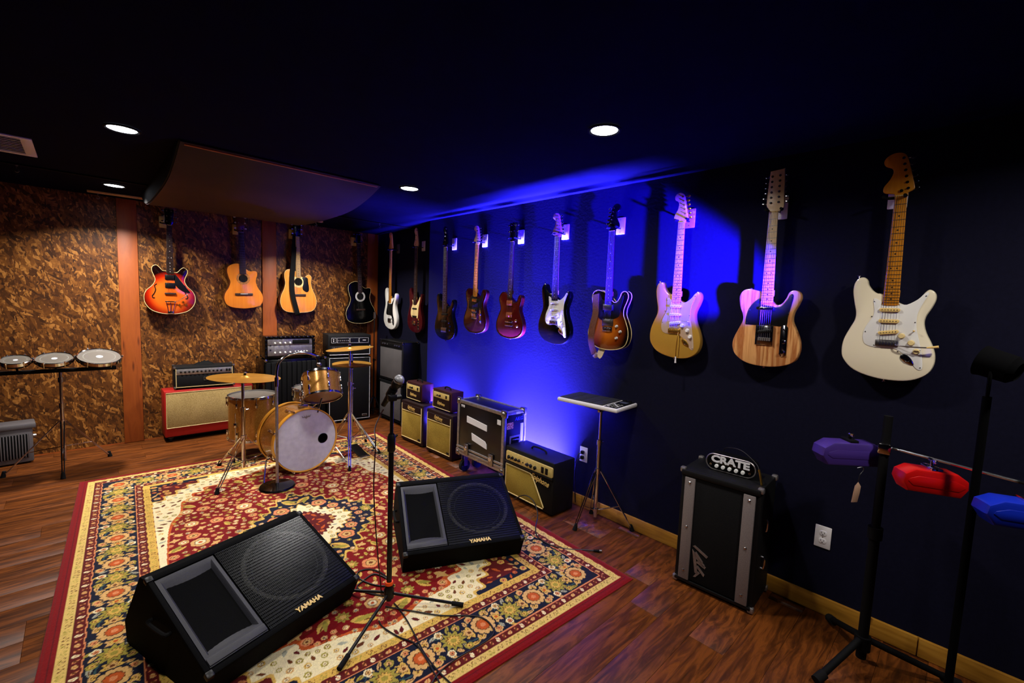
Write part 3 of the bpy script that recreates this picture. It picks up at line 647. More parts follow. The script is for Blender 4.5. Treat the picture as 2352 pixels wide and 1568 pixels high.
def strip(a, b, r):
    a = Vector(a); b = Vector(b); q = [Vector((r, 0, 0)), Vector((0, r, 0)), Vector((-r, 0, 0)), Vector((0, -r, 0))]
    return [a+v for v in q]+[b+v for v in q], [(i, (i+1) % 4, 4+(i+1) % 4, 4+i) for i in range(4)]
def guard(t, pts, m, y=-.0025, k=4, name='pickguard', screws=None):
    o = smooth2(pts, k) if k > 1 else pts
    G().slab(o, y, .0005, .0006).build(name, m, t)
    if screws:
        sm_ = cached('screw', lambda: G().frust((0, -.0015, 0), (0, .0005, 0), .0022, .003, 8).mesh('screw', 'steel'))
        for x, z in screws: place('screw', sm_, t, (x, y, z))
def single_coil(t, z, rot=0, m='white', y=-.0025, x=0, dots=True):
    p = G().slab([(x_*1, z_) for x_, z_ in rrect(-.036, .036, -.008, .008, .0078)], -.009, .001, .0015).build('pickup', m, t, (x, y, z), (0, rot, 0))
    if dots:
        pm = cached('pole', lambda: G().cyl((0, -.0103, 0), (0, -.008, 0), .0021, 8).mesh('pole_piece', 'steel'))
        for i in range(6): place('pole_piece', pm, p, ((i-2.5)*.0104, 0, 0))
    return p
def humbucker(t, z, m='chrome', ring='black', y=0, w_=.038, h_=.019):
    p = G().box(-w_-.007, w_+.007, -.006, .001, -h_-.006, h_+.006, .002).build('pickup_ring', ring, t, (0, y, z))
    G().box(-w_, w_, -.012, -.004, -h_, h_, .002).build('pickup_cover', m, p)
def knob(t, x, z, m='white', r=.011, h=.014, name='control_knob', y=-.002):
    k = cached(f'knob{m}{r}{h}', lambda: G().lathe([(0, 0), (r*1.15, 0), (r*1.05, .004), (r*.82, h*.8), (r*.8, h), (0, h)], ax=(0, -1, 0), n=20).mesh('control_knob', m))
    return place(name, k, t, (x, y, z))
def trem(t, z, m='chrome', w_=.028, x=0):
    b = G().box(-.040, .040, -.006, .001, -.014, .016, .002).build('bridge_plate', m, t, (x, -.001, z)); sm_ = cached('saddle'+m, lambda: G().box(-.0048, .0048, -.011, -.005, -.012, .010, .0015).mesh('saddle', m))
    for i in range(6): place('saddle', sm_, b, ((i-2.5)*.0106, 0, 0))
    return b
def stratjack(t, x, z, m='chrome', rot=-.75):
    o = [(.030*cos(a)*(1 if cos(a) > 0 else 1.0), .014*sin(a)*(1-.35*cos(a))) for a in [2*pi*i/24 for i in range(24)]]
    j = G().slab(o, -.004, .001, .003).build('jack_plate', m, t, (x, -.001, z), (0, -rot, 0)); G().lathe([(.0, -.001), (.006, -.001), (.007, .002), (.009, .003)], (0, -.004, 0), (0, -1, 0), 16).build('jack_socket', 'black', j)
def swtch(t, x, z, m='white', rot=.6):
    G().cyl((0, .001, 0), (0, -.016, .003), .0022, 8).ball((0, -.018, .003), .004, 10).build('selector_switch', m, t, (x, 0, z))
def strapbtn(t, pts, m='chrome'):
    b = cached('btn'+m, lambda: G().lathe([(0, 0), (.004, 0), (.003, .005), (.007, .009), (.007, .011), (0, .011)], n=12).mesh('strap_button', m))
    for x, z, a in pts: place('strap_button', b, t, (x, .022, z), (0, a, 0))
SG = [(-.060, -.448), (-.055, -.50), (-.058, -.53), (-.082, -.58), (-.088, -.625), (-.075, -.658), (-.04, -.668), (0, -.664), (.035, -.672), (.07, -.70), (.102, -.745), (.118, -.755), (.126, -.742), (.12, -.69), (.108, -.63), (.094, -.57), (.094, -.51), (.112, -.455), (.124, -.425), (.112, -.422), (.09, -.45), (.055, -.474), (.03, -.47), (.028, -.48), (-.028, -.48), (-.032, -.462)]
def stratset(t, gm, pm, km, hw, jack='chrome'):
    guard(t, SG, gm, k=3, screws=[(-.057, -.462), (.115, -.436), (.088, -.55), (.112, -.67), (.119, -.745), (.04, -.682), (-.045, -.66), (-.08, -.60), (-.062, -.53)])
    single_coil(t, -.498, 0, pm); single_coil(t, -.548, 0, pm); single_coil(t, -.598, -.16, pm, x=.002)
    for x, z in ((.058, -.612), (.092, -.640), (.112, -.676)): knob(t, x-.010, z, km)
    swtch(t, .088, -.590, pm); trem(t, -.648, hw); stratjack(t, .075, -.715, jack)
    strapbtn(t, [(-.125, -.352, 0), (0, -.813, pi)])
# ---- hangers
def hanger(x, y, z, nx, label, group, plate='white', narrow=False, proj=.105):
    rz = -pi/2 if nx else 0
    t = thing('guitar_hanger', label, 'hanger', (x, y, z), rz, group)
    w_, h_ = (.035, .057)
    p = G().box(-w_, w_, -.010, 0, -h_, h_, .004).build('wall_plate', plate, t)
    sm_ = cached('screw', lambda: G().frust((0, -.0015, 0), (0, .0005, 0), .0022, .003, 8).mesh('screw', 'steel'))
    for dz in (-.042, .042): place('screw', sm_, t, (0, -.010, dz))
    G().cyl((0, -.008, -.018), (0, -(proj-.02), -.022), .005, 10).build('arm', 'black', t)
    G().tube([(-.036, -proj-.020, -.022), (-.036, -proj+.005, -.022), (-.024, -proj+.024, -.022), (0, -proj+.030, -.022), (.024, -proj+.024, -.022), (.036, -proj+.005, -.022), (.036, -proj-.020, -.022)], .0065, 8, 4).build('yoke', 'rubber', t)
R90 = -pi/2
GW = [(-5.392, 2.058), (-4.890, 2.046), (-4.394, 2.039), (-3.904, 2.031), (-3.419, 2.030), (-2.926, 2.027), (-2.462, 2.033), (-1.974, 2.037)]
PY = [-5.372, -4.895, -4.400, -3.914, -3.424, -2.941, -2.469, -2.000]
HL = ['hanger of the aged white guitar nearest the camera', 'hanger behind the natural wood twelve-string guitar', 'white plate hanger behind the gold guitar', 'white plate hanger behind the sunburst guitar with strap',
      'white plate hanger behind the black guitar with white pickguard', 'white plate hanger behind the dark cherry guitar', 'white plate hanger behind the wine red guitar with maple neck', 'white plate hanger behind the black bass on the blue wall']
for y, l in zip(PY, HL): hanger(0, y, 2.077, True, l, 'guitar hangers on the right wall')
hanger(.20, -1.125, 2.132, True, 'hanger plate behind the red bass with cream pickguard', 'guitar hangers on the right wall', proj=.115)
hanger(.20, -.545, 2.135, True, 'hanger plate behind the white bass at the corner', 'guitar hangers on the right wall', 'heater', proj=.115)
XF = -.09
# 1 aged white
t = guitar('electric_guitar', 'aged white electric guitar with white pickguard and amber maple neck', (XF, GW[0][0], GW[0][1]), R90, -.012,
    dict(shape='strat', top='cream_body', fb='ambermaple', neck='ambermaple', head='ambermaple', hs='big6', zE=-.478))
stratset(t, 'purewhite', 'creampick', 'cream', 'steel')
G().tube([(.030, -.014, -.652), (.05, -.026, -.655), (.09, -.032, -.656), (.135, -.034, -.655)], .0028, 8, 4).build('tremolo_arm', 'steel', t)
G().frust((.135, -.034, -.655), (.172, -.034, -.648), .0035, .006, 10).build('tremolo_tip', 'creampick', t)
G().cyl((0, -.009, 0), (0, .001, 0), .006, 12).build('truss_bullet', 'black', t, (0, 0, .022))
# 2 twelve-string natural
t = guitar('twelve_string_guitar', 'natural striped wood twelve-string electric guitar with black pickguard', (XF, GW[1][0], GW[1][1]), R90, -.014,
    dict(shape='tele', top='ash', fb='palemaple', neck='palemaple', head='palemaple', hs='tele12', nt=12, zE=-.470, rnd=.006, zb=-.655))
guard(t, [(-.028, -.445), (-.055, -.46), (-.085, -.50), (-.098, -.55), (-.099, -.583), (-.09, -.587), (-.03, -.588), (.03, -.588), (.09, -.590), (.100, -.58), (.102, -.54), (.112, -.49), (.120, -.445), (.118, -.425), (.108, -.425), (.095, -.45), (.07, -.485), (.04, -.492), (.03, -.488), (-.029, -.475)], 'black', k=3,
      screws=[(-.032, -.45), (-.082, -.508), (-.092, -.578), (.02, -.583), (.095, -.582), (.104, -.52), (.113, -.435)])
single_coil(t, -.500, 0, 'chrome', dots=False)
b = G().box(-.042, .042, -.005, .001, -.055, .048, .002).build('bridge_plate', 'chrome', t, (0, -.002, -.637)); 
for x in (-.041, .041): G().box(x-.001, x+.001, -.012, 0, -.055, .048).build('bridge_rim', 'chrome', b)
single_coil(b, .018, -.16, 'black', -.003)
for i in range(6): G().cyl((-.026+i*.0104, -.009, -.016), (-.026+i*.0104, -.009, -.032), .0042, 8).build('saddle', 'satin', b)
c = G().slab(rrect(-.017, .017, -.082, .082, .016), -.003, .001, .001).build('control_plate', 'chrome', t, (.090, -.0005, -.665))
knob(t, .090, -.668, 'chrome', .010, .016); knob(t, .090, -.722, 'chrome', .010, .016); G().cyl((.090, 0, -.61), (.090, -.016, -.604), .0025, 8).ball((.090, -.018, -.604), .005, 10).build('selector_switch', 'black', t)
strapbtn(t, [(-.09, -.402, 0), (0, -.806, pi)])
# 3 gold
t = guitar('electric_guitar', 'gold electric guitar with pinkish pickguard, gold hardware and maple neck', (XF, GW[2][0], GW[2][1]), R90, -.003,
    dict(shape='strat', top='gold_body', fb='maple', neck='maple', head='maple', hs='small6', zE=-.474, hw='gold', key='gold'))
stratset(t, 'anod', 'white', 'white', 'gold', 'gold')
G().tube([(.032, -.014, -.652), (.036, -.028, -.68), (.034, -.032, -.76), (.034, -.032, -.80)], .0026, 8, 4).build('tremolo_arm', 'gold', t)
G().frust((.034, -.032, -.80), (.035, -.032, -.838), .0035, .0055, 10).build('tremolo_tip', 'white', t)
# 4 sunburst with strap
t = guitar('electric_guitar', 'tobacco sunburst electric guitar with white binding, black pickguard and leather strap', (XF, GW[3][0], GW[3][1]), R90, -.012,
    dict(shape='tele', top='bursttob', fb='rosewood', neck='mahog', head='gloss_black', hs='mir6', zE=-.474, bind='cream', bind2=True, dots='inlay'))
guard(t, [(-.03, -.47), (-.06, -.46), (-.085, -.50), (-.09, -.56), (-.06, -.60), (0, -.60), (.05, -.59), (.088, -.57), (.098, -.52), (.115, -.455), (.112, -.43), (.09, -.46), (.06, -.488), (.03, -.488)], 'black', k=3)
humbucker(t, -.515, 'steel'); humbucker(t, -.618, 'steel', 'steel'); trem(t, -.665, 'chrome')
for x, z in ((.075, -.64), (.105, -.675), (.078, -.72)): knob(t, x, z, 'inlay', .009, .014)
s = [(-.105, -.006, -.425), (-.095, -.02, -.47), (-.085, -.03, -.56), (-.105, -.035, -.66), (-.110, -.03, -.76), (-.09, -.015, -.845), (-.065, 0, -.862), (-.045, .02, -.80), (-.02, .03, -.77)]
def ribbon(pts, w_, th, k=5, side=(1, 0, 0)):
    P = crv([Vector(p) for p in pts], k); g = G(); sd = Vector(side); n = len(P)
    for i, p in enumerate(P):
        tt = (P[min(i+1, n-1)]-P[max(i-1, 0)]).normalized(); s_ = (sd-tt*sd.dot(tt)).normalized(); nn = tt.cross(s_)
        g.v += [tuple(p-s_*w_/2-nn*th/2), tuple(p+s_*w_/2-nn*th/2), tuple(p+s_*w_/2+nn*th/2), tuple(p-s_*w_/2+nn*th/2)]
    for i in range(n-1):
        for q in range(4): a = i*4; g.f.append((a+q, a+(q+1) % 4, a+4+(q+1) % 4, a+4+q))
    g.f += [(3, 2, 1, 0), (n*4-4, n*4-3, n*4-2, n*4-1)]
    return g
st = ribbon(s[:6], .050, .003).build('guitar_strap', 'leather', t); lab(st, 'brown leather strap looped under the sunburst guitar')
lab(ribbon(s[5:], .050, .003).build('strap_lining', 'suede', t), 'pale suede underside of the strap')
# 5 black with white guard
t = guitar('electric_guitar', 'black electric guitar with white pickguard hanging on the blue lit wall', (XF, GW[4][0], GW[4][1]), R90, -.005,
    dict(shape='strat', top='gloss_black', fb='rosewood', neck='maple', head='maple', hs='small6', zE=-.470, dots='inlay'))
stratset(t, 'purewhite', 'white', 'white', 'chrome', 'gold')
# 6 cherry single cut
t = guitar('electric_guitar', 'dark cherry single-cut electric guitar with copper pickups', (XF, GW[5][0], GW[5][1]), R90, .003,
    dict(shape='single', top='cherry', fb='rosewood', neck='mahog', head='gloss_black', hs='three', zE=-.470, dots='inlay', bind='darkmaroon'))
cop = mat('copper_pickup_cover', (176, 92, 56), .4, .4)
for z in (-.51, -.61): G().box(-.034, .034, -.009, .001, -.022, .022, .003).build('pickup_cover', cop, t, (0, 0, z))
G().box(-.045, .045, -.012, 0, -.008, .008, .003).build('bridge', 'chrome', t, (0, 0, -.668)); G().box(-.045, .045, -.010, 0, -.005, .006, .003).build('tailpiece', 'chrome', t, (0, 0, -.70))
for x, z in ((.085, -.655), (.10, -.70)): knob(t, x, z, 'gold', .010, .013)
strapbtn(t, [(-.08, -.42, 0), (0, -.808, pi)])
# 7 wine tele
t = guitar('electric_guitar', 'wine red electric guitar with amber maple neck and black pickguard', (XF, GW[6][0], GW[6][1]), R90, .008,
    dict(shape='tele', top='wine', fb='ambermaple', neck='ambermaple', head='maple', hs='small6', hsc=.95, zE=-.472, bind='darkmaroon'))
guard(t, [(-.03, -.455), (-.06, -.47), (-.085, -.51), (-.09, -.57), (-.06, -.585), (.09, -.588), (.10, -.54), (.112, -.48), (.113, -.435), (.09, -.46), (.06, -.488), (.03, -.488)], 'black', k=3)
humbucker(t, -.505, 'gold', 'black', w_=.033, h_=.014); humbucker(t, -.60, 'chrome', 'black', w_=.035, h_=.015)
G().box(-.040, .040, -.008, .001, -.028, .028, .002).build('bridge_plate', 'chrome', t, (0, -.001, -.648))
G().slab(rrect(-.015, .015, -.075, .075, .014), -.003, .001, .001).build('control_plate', 'chrome', t, (.088, -.001, -.640))
knob(t, .088, -.63, 'chrome', .010, .015); knob(t, .088, -.69, 'chrome', .010, .015)
strapbtn(t, [(-.09, -.402, 0), (0, -.806, pi)])
# basses
BD = dict(cat='bass guitar', S=.864, nf=21)
t = guitar('bass_guitar', 'black bass guitar with dark neck hanging at the edge of the blue wall', (XF, GW[7][0], GW[7][1]), R90, -.010,
    dict(BD, shape='bass5', top='gloss_black', fb='rosewood', neck='mahog', head='gloss_black', hs='bass4', nt=5, ns=5, zE=-.640, S=.80, we=.034, wn=.024, dots='inlay', nf=24))
for z in (-.66, -.73): G().box(-.045, .045, -.008, .001, -.010, .010, .003).build('pickup', 'black', t, (0, 0, z))
G().box(-.042, .042, -.012, 0, -.022, .022, .002).build('bridge', 'steel', t, (0, 0, -.815))
for x, z in ((.085, -.74), (.10, -.775), (.095, -.81)): knob(t, x, z, 'black', .009, .013)
strapbtn(t, [(-.125, -.455, 0), (0, -.915, pi)])
t = guitar('bass_guitar', 'metallic red bass guitar with cream pickguard in the dark corner', (.10, -1.124, 2.103), R90, .012,
    dict(BD, shape='bass', top='metred', fb='rosewood', neck='maple', head='maple', hs='bass4', hsc=1.08, nt=4, ns=4, zE=-.650, dots='inlay', zb=-.86))
guard(t, [(-.06, -.60), (-.045, -.64), (-.075, -.70), (-.085, -.76), (-.06, -.80), (-.02, -.795), (.03, -.80), (.065, -.81), (.075, -.76), (.08, -.70), (.10, -.62), (.112, -.575), (.105, -.56), (.08, -.60), (.05, -.635), (.03, -.655), (-.03, -.655), (-.035, -.61)], 'cream', k=3)
G().slab(rrect(-.014, .014, -.075, .06, .013), -.003, .001, .001).build('control_plate', 'chrome', t, (.085, -.001, -.87))
for z in (-.70, -.79): G().box(-.045, .045, -.007, .001, -.009, .009, .003).build('pickup', 'black', t, (0, -.002, z))
for z in (-.84, -.87, -.905): knob(t, .085, z, 'black', .009, .013)
G().box(-.036, .036, -.012, 0, -.022, .022, .002).build('bridge', 'chrome', t, (0, 0, -.865)); strapbtn(t, [(-.118, -.463, 0), (0, -.978, pi)])
t = guitar('bass_guitar', 'white bass guitar with black pickguard and amber neck by the wall corner', (.10, -.532, 2.101), R90, .005,
    dict(BD, shape='bass', top='purewhite', fb='ambermaple', neck='ambermaple', head='ambermaple', hs='bass4', hsc=1.08, nt=4, ns=4, zE=-.650, zb=-.86))
guard(t, [(-.06, -.63), (-.065, -.68), (-.085, -.74), (-.088, -.785), (-.06, -.80), (0, -.80), (.04, -.81), (.06, -.85), (.075, -.91), (.10, -.925), (.11, -.90), (.10, -.84), (.075, -.78), (.07, -.70), (.085, -.64), (.10, -.60), (.07, -.625), (.045, -.655), (-.03, -.658), (-.035, -.625)], 'black', k=3)
G().box(-.045, .0, -.007, .001, -.010, .010, .003).build('pickup', 'black', t, (-.004, -.002, -.74)); G().box(0, .045, -.007, .001, -.010, .010, .003).build('pickup', 'black', t, (.004, -.002, -.765))
for x, z in ((.072, -.845), (.086, -.885)): knob(t, x, z, 'chrome', .009, .014)
G().box(-.036, .036, -.012, 0, -.024, .024, .002).build('bridge', 'steel', t, (0, 0, -.865)); strapbtn(t, [(-.118, -.463, 0), (0, -.978, pi)])
# back wall
def bwh(x, z, l): 
    t = thing('guitar_hanger', l, 'hanger', (x, 0, z), 0, 'guitar hangers on the strand board wall')
    G().box(-.035, .035, -.024, 0, -.055, .055, .006).build('wall_plate', 'creampick', t)
    G().cyl((0, -.02, -.012), (0, -.105, -.018), .005, 10).build('arm', 'black', t)
    G().tube([(-.036, -.14, -.018), (-.036, -.115, -.018), (-.024, -.10, -.018), (0, -.094, -.018), (.024, -.10, -.018), (.036, -.115, -.018), (.036, -.14, -.018)], .0065, 8, 4).build('yoke', 'rubber', t)
YB = -.12
for x, z, l in ((-2.095, 2.175, 'hanger behind the sunburst semi-hollow guitar'), (-1.47, 2.19, 'hanger behind the classical guitar'), (-.90, 2.215, 'hanger behind the acoustic guitar with strap'), (-.15, 2.22, 'hanger behind the black acoustic guitar')): bwh(x, z, l)
t = guitar('semi_hollow_guitar', 'orange sunburst semi-hollow guitar with two horns on the strand board wall', (-2.062, YB, 2.141), 0, .008,
    dict(shape='semi', top='burst335', fb='rosewood', neck='mahog', head='gloss_black', hs='three', zE=-.470, bind='cream', dots='inlay', th=.05, zb=-.66, bh=.016, we=.029))
guard(t, [(.035, -.47), (.06, -.50), (.10, -.56), (.15, -.63), (.16, -.65), (.12, -.645), (.075, -.62), (.045, -.585), (.035, -.54)], 'black', k=3, y=-.006)
for z in (-.505, -.585): humbucker(t, z, 'black', 'black', w_=.034)
G().box(-.045, .045, -.014, 0, -.009, .009, .003).build('bridge', 'rosewood', t, (0, 0, -.665))
for sx in (-1, 1):
    P = [Vector((sx*q[0], -.001, q[1])) for q in ((.105, -.575), (.118, -.585), (.122, -.60), (.115, -.63), (.125, -.665), (.140, -.69), (.136, -.71), (.122, -.71))]; G().tube(P, .004, 6, 4).build('sound_hole', 'matte', t)
tp = G().box(-.045, .045, -.018, -.012, -.006, .006, .002); tp.cyl((-.036, -.014, 0), (-.018, -.008, -.10), .003, 8); tp.cyl((.036, -.014, 0), (.018, -.008, -.10), .003, 8); tp.cyl((0, -.014, 0), (0, -.008, -.10), .003, 8); tp.box(-.024, .024, -.010, 0, -.118, -.095, .002)
tp.build('tremolo_tailpiece', 'chrome', t, (0, 0, -.745)); G().tube([(.03, -.016, -.745), (.06, -.028, -.735), (.10, -.034, -.70), (.14, -.036, -.66)], .0028, 8, 4).build('tremolo_arm', 'chrome', t)
for x, z in ((.10, -.745), (.125, -.775), (.07, -.775)): knob(t, x, z, 'gold', .010, .012)
strapbtn(t, [(-.12, -.392, 0)])
def soundhole(t, z, r, ring):
    G().lathe([(r+.022, -.0006), (r, -.0012), (r, .0006)], (0, 0, z), (0, 1, 0), 40).build('rosette', ring, t)
    G().lathe([(0, -.0010), (r*.98, -.0010)], (0, 0, z), (0, 1, 0), 40).build('sound_hole', 'matte', t)
AC = dict(ac=True, th=.09)
t = guitar('classical_guitar', 'amber classical guitar with cutaway and wide dark neck', (-1.448, YB, 2.154), 0, -.035,
    dict(AC, shape='classical', top='spruce', side='mahog', fb='rosewood', neck='mahog', head='mahog', hs='slot', zE=-.445, wn=.026, we=.031, nodots=True, nf=19, zb=-.655, zheel=-.335, S=.650, th=.085, key='white'))
rosette_m = grainy('rosette_inlay', [(.4, (150, 84, 24)), (.6, (206, 140, 60))], nscale=90, rough=.4, bstr=0)
soundhole(t, -.490, .043, rosette_m); G().box(-.085, .085, -.010, 0, -.012, .012, .003).build('bridge', 'rosewood', t, (0, 0, -.66)); G().box(-.035, .035, -.012, 0, -.003, .003).build('saddle', 'inlay', t, (0, -.001, -.656))
t = guitar('acoustic_guitar', 'natural acoustic guitar with cutaway, black pickguard and black strap across it', (-.872, YB, 2.180), 0, -.020,
    dict(AC, shape='dread', top='spruce2', side='mahog', fb='maple', neck='maple', head='gloss_black', hs='three', zE=-.470, nf=21, bind='cream', zheel=-.39, th=.085))
soundhole(t, -.518, .045, 'cream'); G().box(-.070, .070, -.010, 0, -.012, .012, .003).build('bridge', 'rosewood', t, (.01, 0, -.672))
guard(t, [(.045, -.47), (.08, -.46), (.105, -.475), (.110, -.52), (.118, -.59), (.112, -.625), (.085, -.635), (.05, -.61), (.045, -.575), (.055, -.54), (.055, -.50)], 'black', k=3, y=-.003)
lab(ribbon([(-.02, .02, .01), (-.04, -.006, -.12), (-.055, -.012, -.30), (-.075, -.016, -.50), (-.072, -.018, -.66), (-.045, -.018, -.80), (-.02, -.012, -.90), (-.012, .03, -.91)], .052, .003).build('guitar_strap', 'matte', t), 'black woven strap hanging across the body')
t = guitar('acoustic_bass', 'black acoustic-electric guitar with pale edge binding near the room corner', (-.134, YB, 2.186), 0, -.048,
    dict(AC, shape='bigac', top='gloss_black', side='gloss_black', fb='rosewood', neck='mahog', head='gloss_black', hs='three', hsc=.85, zE=-.62, nf=22, bind='cream', zb=-.83, zheel=-.48, S=.83, nt=4, ns=4, th=.075, dots='inlay'))
soundhole(t, -.668, .045, 'inlay'); G().box(-.060, .060, -.010, 0, -.010, .010, .003).build('bridge', 'rosewood', t, (0, 0, -.838))

# ------------------------------------------------------------------ amplifiers and cases
def corner_caps(t, w_, d, z0, z1, m='black', r=.014):
    c = cached(f'cap{m}{r}', lambda: G().box(-r, r, -r, r, -r, r, r*.5).mesh('corner_cap', m))
    for x in (-w_/2+r*.75, w_/2-r*.75):
        for y in (r*.75, d-r*.75):
            for z in (z0+r*.75, z1-r*.75): place('corner_cap', c, t, (x, y, z))
def feet(t, w_, d, r=.014, h=.012, z=0):
    c = cached(f'foot{r}{h}', lambda: G().frust((0, 0, 0), (0, 0, h), r*.8, r, 12).mesh('rubber_foot', 'rubber'))
    for x in (-w_/2+.035, w_/2-.035):
        for y in (.035, d-.035): place('rubber_foot', c, t, (x, y, z))
def handle(t, x, y, z, l=.09, m='rubber', ax='x', name='handle'):
    h = l
    pts = [(-h, 0, 0), (-h*.85, 0, .018), (-h*.4, 0, .026), (h*.4, 0, .026), (h*.85, 0, .018), (h, 0, 0)]
    if ax == 'y': pts = [(0, a, c) for a, b, c in pts]
    return G().tube(pts, .007, 8, 4).build(name, m, t, (x, y, z))
# small valve heads and their cabinets
def epi_cab(label, x, y, rz, w_, h, d=.165):
    t = thing('speaker_cabinet', label, 'speaker cabinet', (x, y, 0), rz, 'small oxblood valve amplifiers')
    G().box(-w_/2, w_/2, .006, d, .012, h, .008).build('cabinet_shell', 'darkmaroon', t); feet(t, w_, d)
    zt = h*.765
    G().box(-w_/2+.026, w_/2-.026, -.002, .008, zt+.006, h-.030, .002).build('front_panel', 'darkmaroon', t)
    G().box(-w_/2+.026, w_/2-.026, -.001, .008, .052, zt, .003).build('grille_cloth', 'gold_cloth', t)
    g = G(); a, b_ = -w_/2+.020, w_/2-.020
    g.box(a, b_, -.005, .004, .046, .053, .002); g.box(a, a+.006, -.005, .004, .046, h-.03, .002); g.box(b_-.006, b_, -.005, .004, .046, h-.03, .002); g.box(a, b_, -.005, .004, zt-.001, zt+.006, .002)
    g.build('piping', 'cream', t)
    lg = place('script_logo', text('Epiphone', .042, .0015, .35, .0008, 'goldlogo', .82), t, (.0, -.006, zt+.045), (0, .06, 0))
    lg2 = G().tube([(-.055, -.004, -.014), (-.02, -.004, -.022), (.03, -.004, -.016), (.07, -.004, -.020)], .0014, 5, 3).build('logo_flourish', 'goldlogo', lg)
    G().box(w_/2-.075, w_/2-.035, -.004, 0, .058, .080, .001).build('badge', 'black', t)
    handle(t, 0, d*.5, h-.004, .07); return t
def epi_head(label, x, y, z, rz, w_, h, d=.15):
    t = thing('amplifier_head', label, 'amplifier', (x, y, z), rz, 'small oxblood valve amplifiers')
    G().box(-w_/2, w_/2, .006, d, .010, h, .008).build('cabinet_shell', 'maroon', t); feet(t, w_, d, .011, .010)
    G().box(-w_/2+.018, w_/2-.018, -.001, .008, .024, h-.020, .002).build('front_panel', 'darkmaroon', t)
    p = G().slab(rrect(-w_/2+.030, w_/2-.030, h-.082, h-.026, .008), -.005, .002, .002).build('control_panel', 'brass_panel', t)
    for kx, r in ((-.055, .007), (-.015, .011)): G().lathe([(0, 0), (r, 0), (r*.9, .006), (r*.7, .016), (0, .016)], (kx, -.005, h-.056), (0, -1, 0), 16).build('control_knob', 'black', p)
    G().box(.075, .098, -.009, -.003, h-.070, h-.040, .002).build('power_switch', 'black', p)
    g = G(); a, b_ = -w_/2+.013, w_/2-.013
    g.box(a, b_, -.004, .004, .018, .024, .002); g.box(a, a+.006, -.004, .004, .018, h-.016, .002); g.build('piping', 'cream', t)
    place('script_logo', text('Epiphone', .040, .0015, .35, .0008, 'goldlogo', .82), t, (.0, -.005, h*.34), (0, .06, 0))
    handle(t, 0, d*.5, h-.003, .05); return t
R1 = -pi/2
epi_cab('oxblood cabinet with gold grille, left of the pair under the small heads', -.245, -1.655, -1.53, .40, .437)
epi_cab('oxblood cabinet with gold grille standing against the flight case', -.245, -2.150, -1.545, .42, .437)
epi_head('small oxblood amplifier head on the cabinet nearest the room corner', -.195, -1.605, .437, -1.57, .30, .20)
epi_head('small oxblood amplifier head on the cabinet beside the flight case', -.195, -2.115, .437, -1.57, .318, .205)
# black combo with slanted gold grille
t = thing('combo_amplifier', 'black combo amplifier with gold control panel and slanted gold grille', 'amplifier', (-.325, -3.436, 0), -1.595)
w_, h, d = .52, .400, .235
G().box(-w_/2, w_/2, .004, d, .014, h, .012).build('cabinet_shell', 'tolex', t); feet(t, w_, d)
u = lambda a: -w_/2+a
gp = [(u(.025), .262), (u(.025), .050), (u(.035), .040), (u(.435), .040), (u(.440), .052), (u(.315), .250), (u(.295), .262)]
G().slab(gp, -.004, .008, .002).build('grille_cloth', 'gold_cloth', t)
P = [Vector((a, -.004, b)) for a, b in gp]+[Vector((gp[0][0], -.004, gp[0][1]))]; G().tube(P, .0045, 6, 1).build('piping', 'cream', t)
p = G().slab(rrect(u(.022), u(.515), .292, .368, .012), -.007, .006, .003).build('control_panel', 'brass_panel', t)
G().box(u(.012), u(.52), -.012, .004, .276, .289, .004).build('panel_ledge', 'black', t)
kn = cached('chick', lambda: G().lathe([(0, 0), (.013, 0), (.011, .006), (.008, .016), (0, .016)], ax=(0, -1, 0), n=16).box(-.002, .002, -.020, -.004, -.012, .016, .001).mesh('control_knob', 'black'))
for i, kx in enumerate((.06, .098, .136, .172, .262, .300, .345)): place('control_knob', kn, p, (u(kx), -.006, .322+.002*(i % 2)), (0, .5*i, 0))
G().cyl((u(.215), -.006, .322), (u(.215), -.011, .322), .005, 10).build('jack_socket', 'black', p)
for kx in (.405, .445): G().box(u(kx), u(kx+.026), -.011, -.004, .304, .350, .003).build('rocker_switch', 'black', p)
place('script_logo', text('Epiphone', .058, .0015, .35, .0012, 'goldlogo', .82), t, (u(.395), -.004, .238), (0, .12, 0))
handle(t, 0, d*.5, h-.004, .08)
# flight case
t = thing('flight_case', 'black flight case with aluminium edges and white tape labels', 'flight case', (-.325, -2.855, 0), -1.585)
w_, h, d, z0 = .62, .655, .245, .165
G().box(-w_/2+.004, w_/2-.004, .004, d-.004, z0+.004, h-.004, .002).build('case_shell', 'laminate', t)
edge = []
def rail(x0, x1, y0, y1, zz0, zz1): G().box(x0, x1, y0, y1, zz0, zz1, .004).build('edge_trim', 'satin', t)
e = .028; W2 = w_/2
for y0, y1 in ((0, e), (d-e, d)):
    rail(-W2, W2, y0, y1, h-e, h); rail(-W2, W2, y0, y1, z0, z0+e); rail(-W2, -W2+e, y0, y1, z0+e, h-e); rail(W2-e, W2, y0, y1, z0+e, h-e)
for x0 in (-W2, W2-e):
    rail(x0, x0+e, e, d-e, h-e, h); rail(x0, x0+e, e, d-e, z0, z0+e)
G().box(-W2-.001, W2+.001, -.004, d+.001, z0+.060, z0+.078, .004).build('lid_seam_rail', 'satin', t)
G().box(-W2-.001, W2+.001, -.004, .004, z0+.030, z0+.050, .003).build('lower_rail', 'satin', t)
bc = cached('bcorner', lambda: G().ball((0, 0, 0), .024, 14).box(-.030, .030, -.012, .018, -.030, .030, .008).mesh('ball_corner', 'steel'))
for x in (-W2+.014, W2-.014):
    for z in (z0+.014, h-.014):
        for y in (.012, d-.024): place('ball_corner', bc, t, (x, y, z))
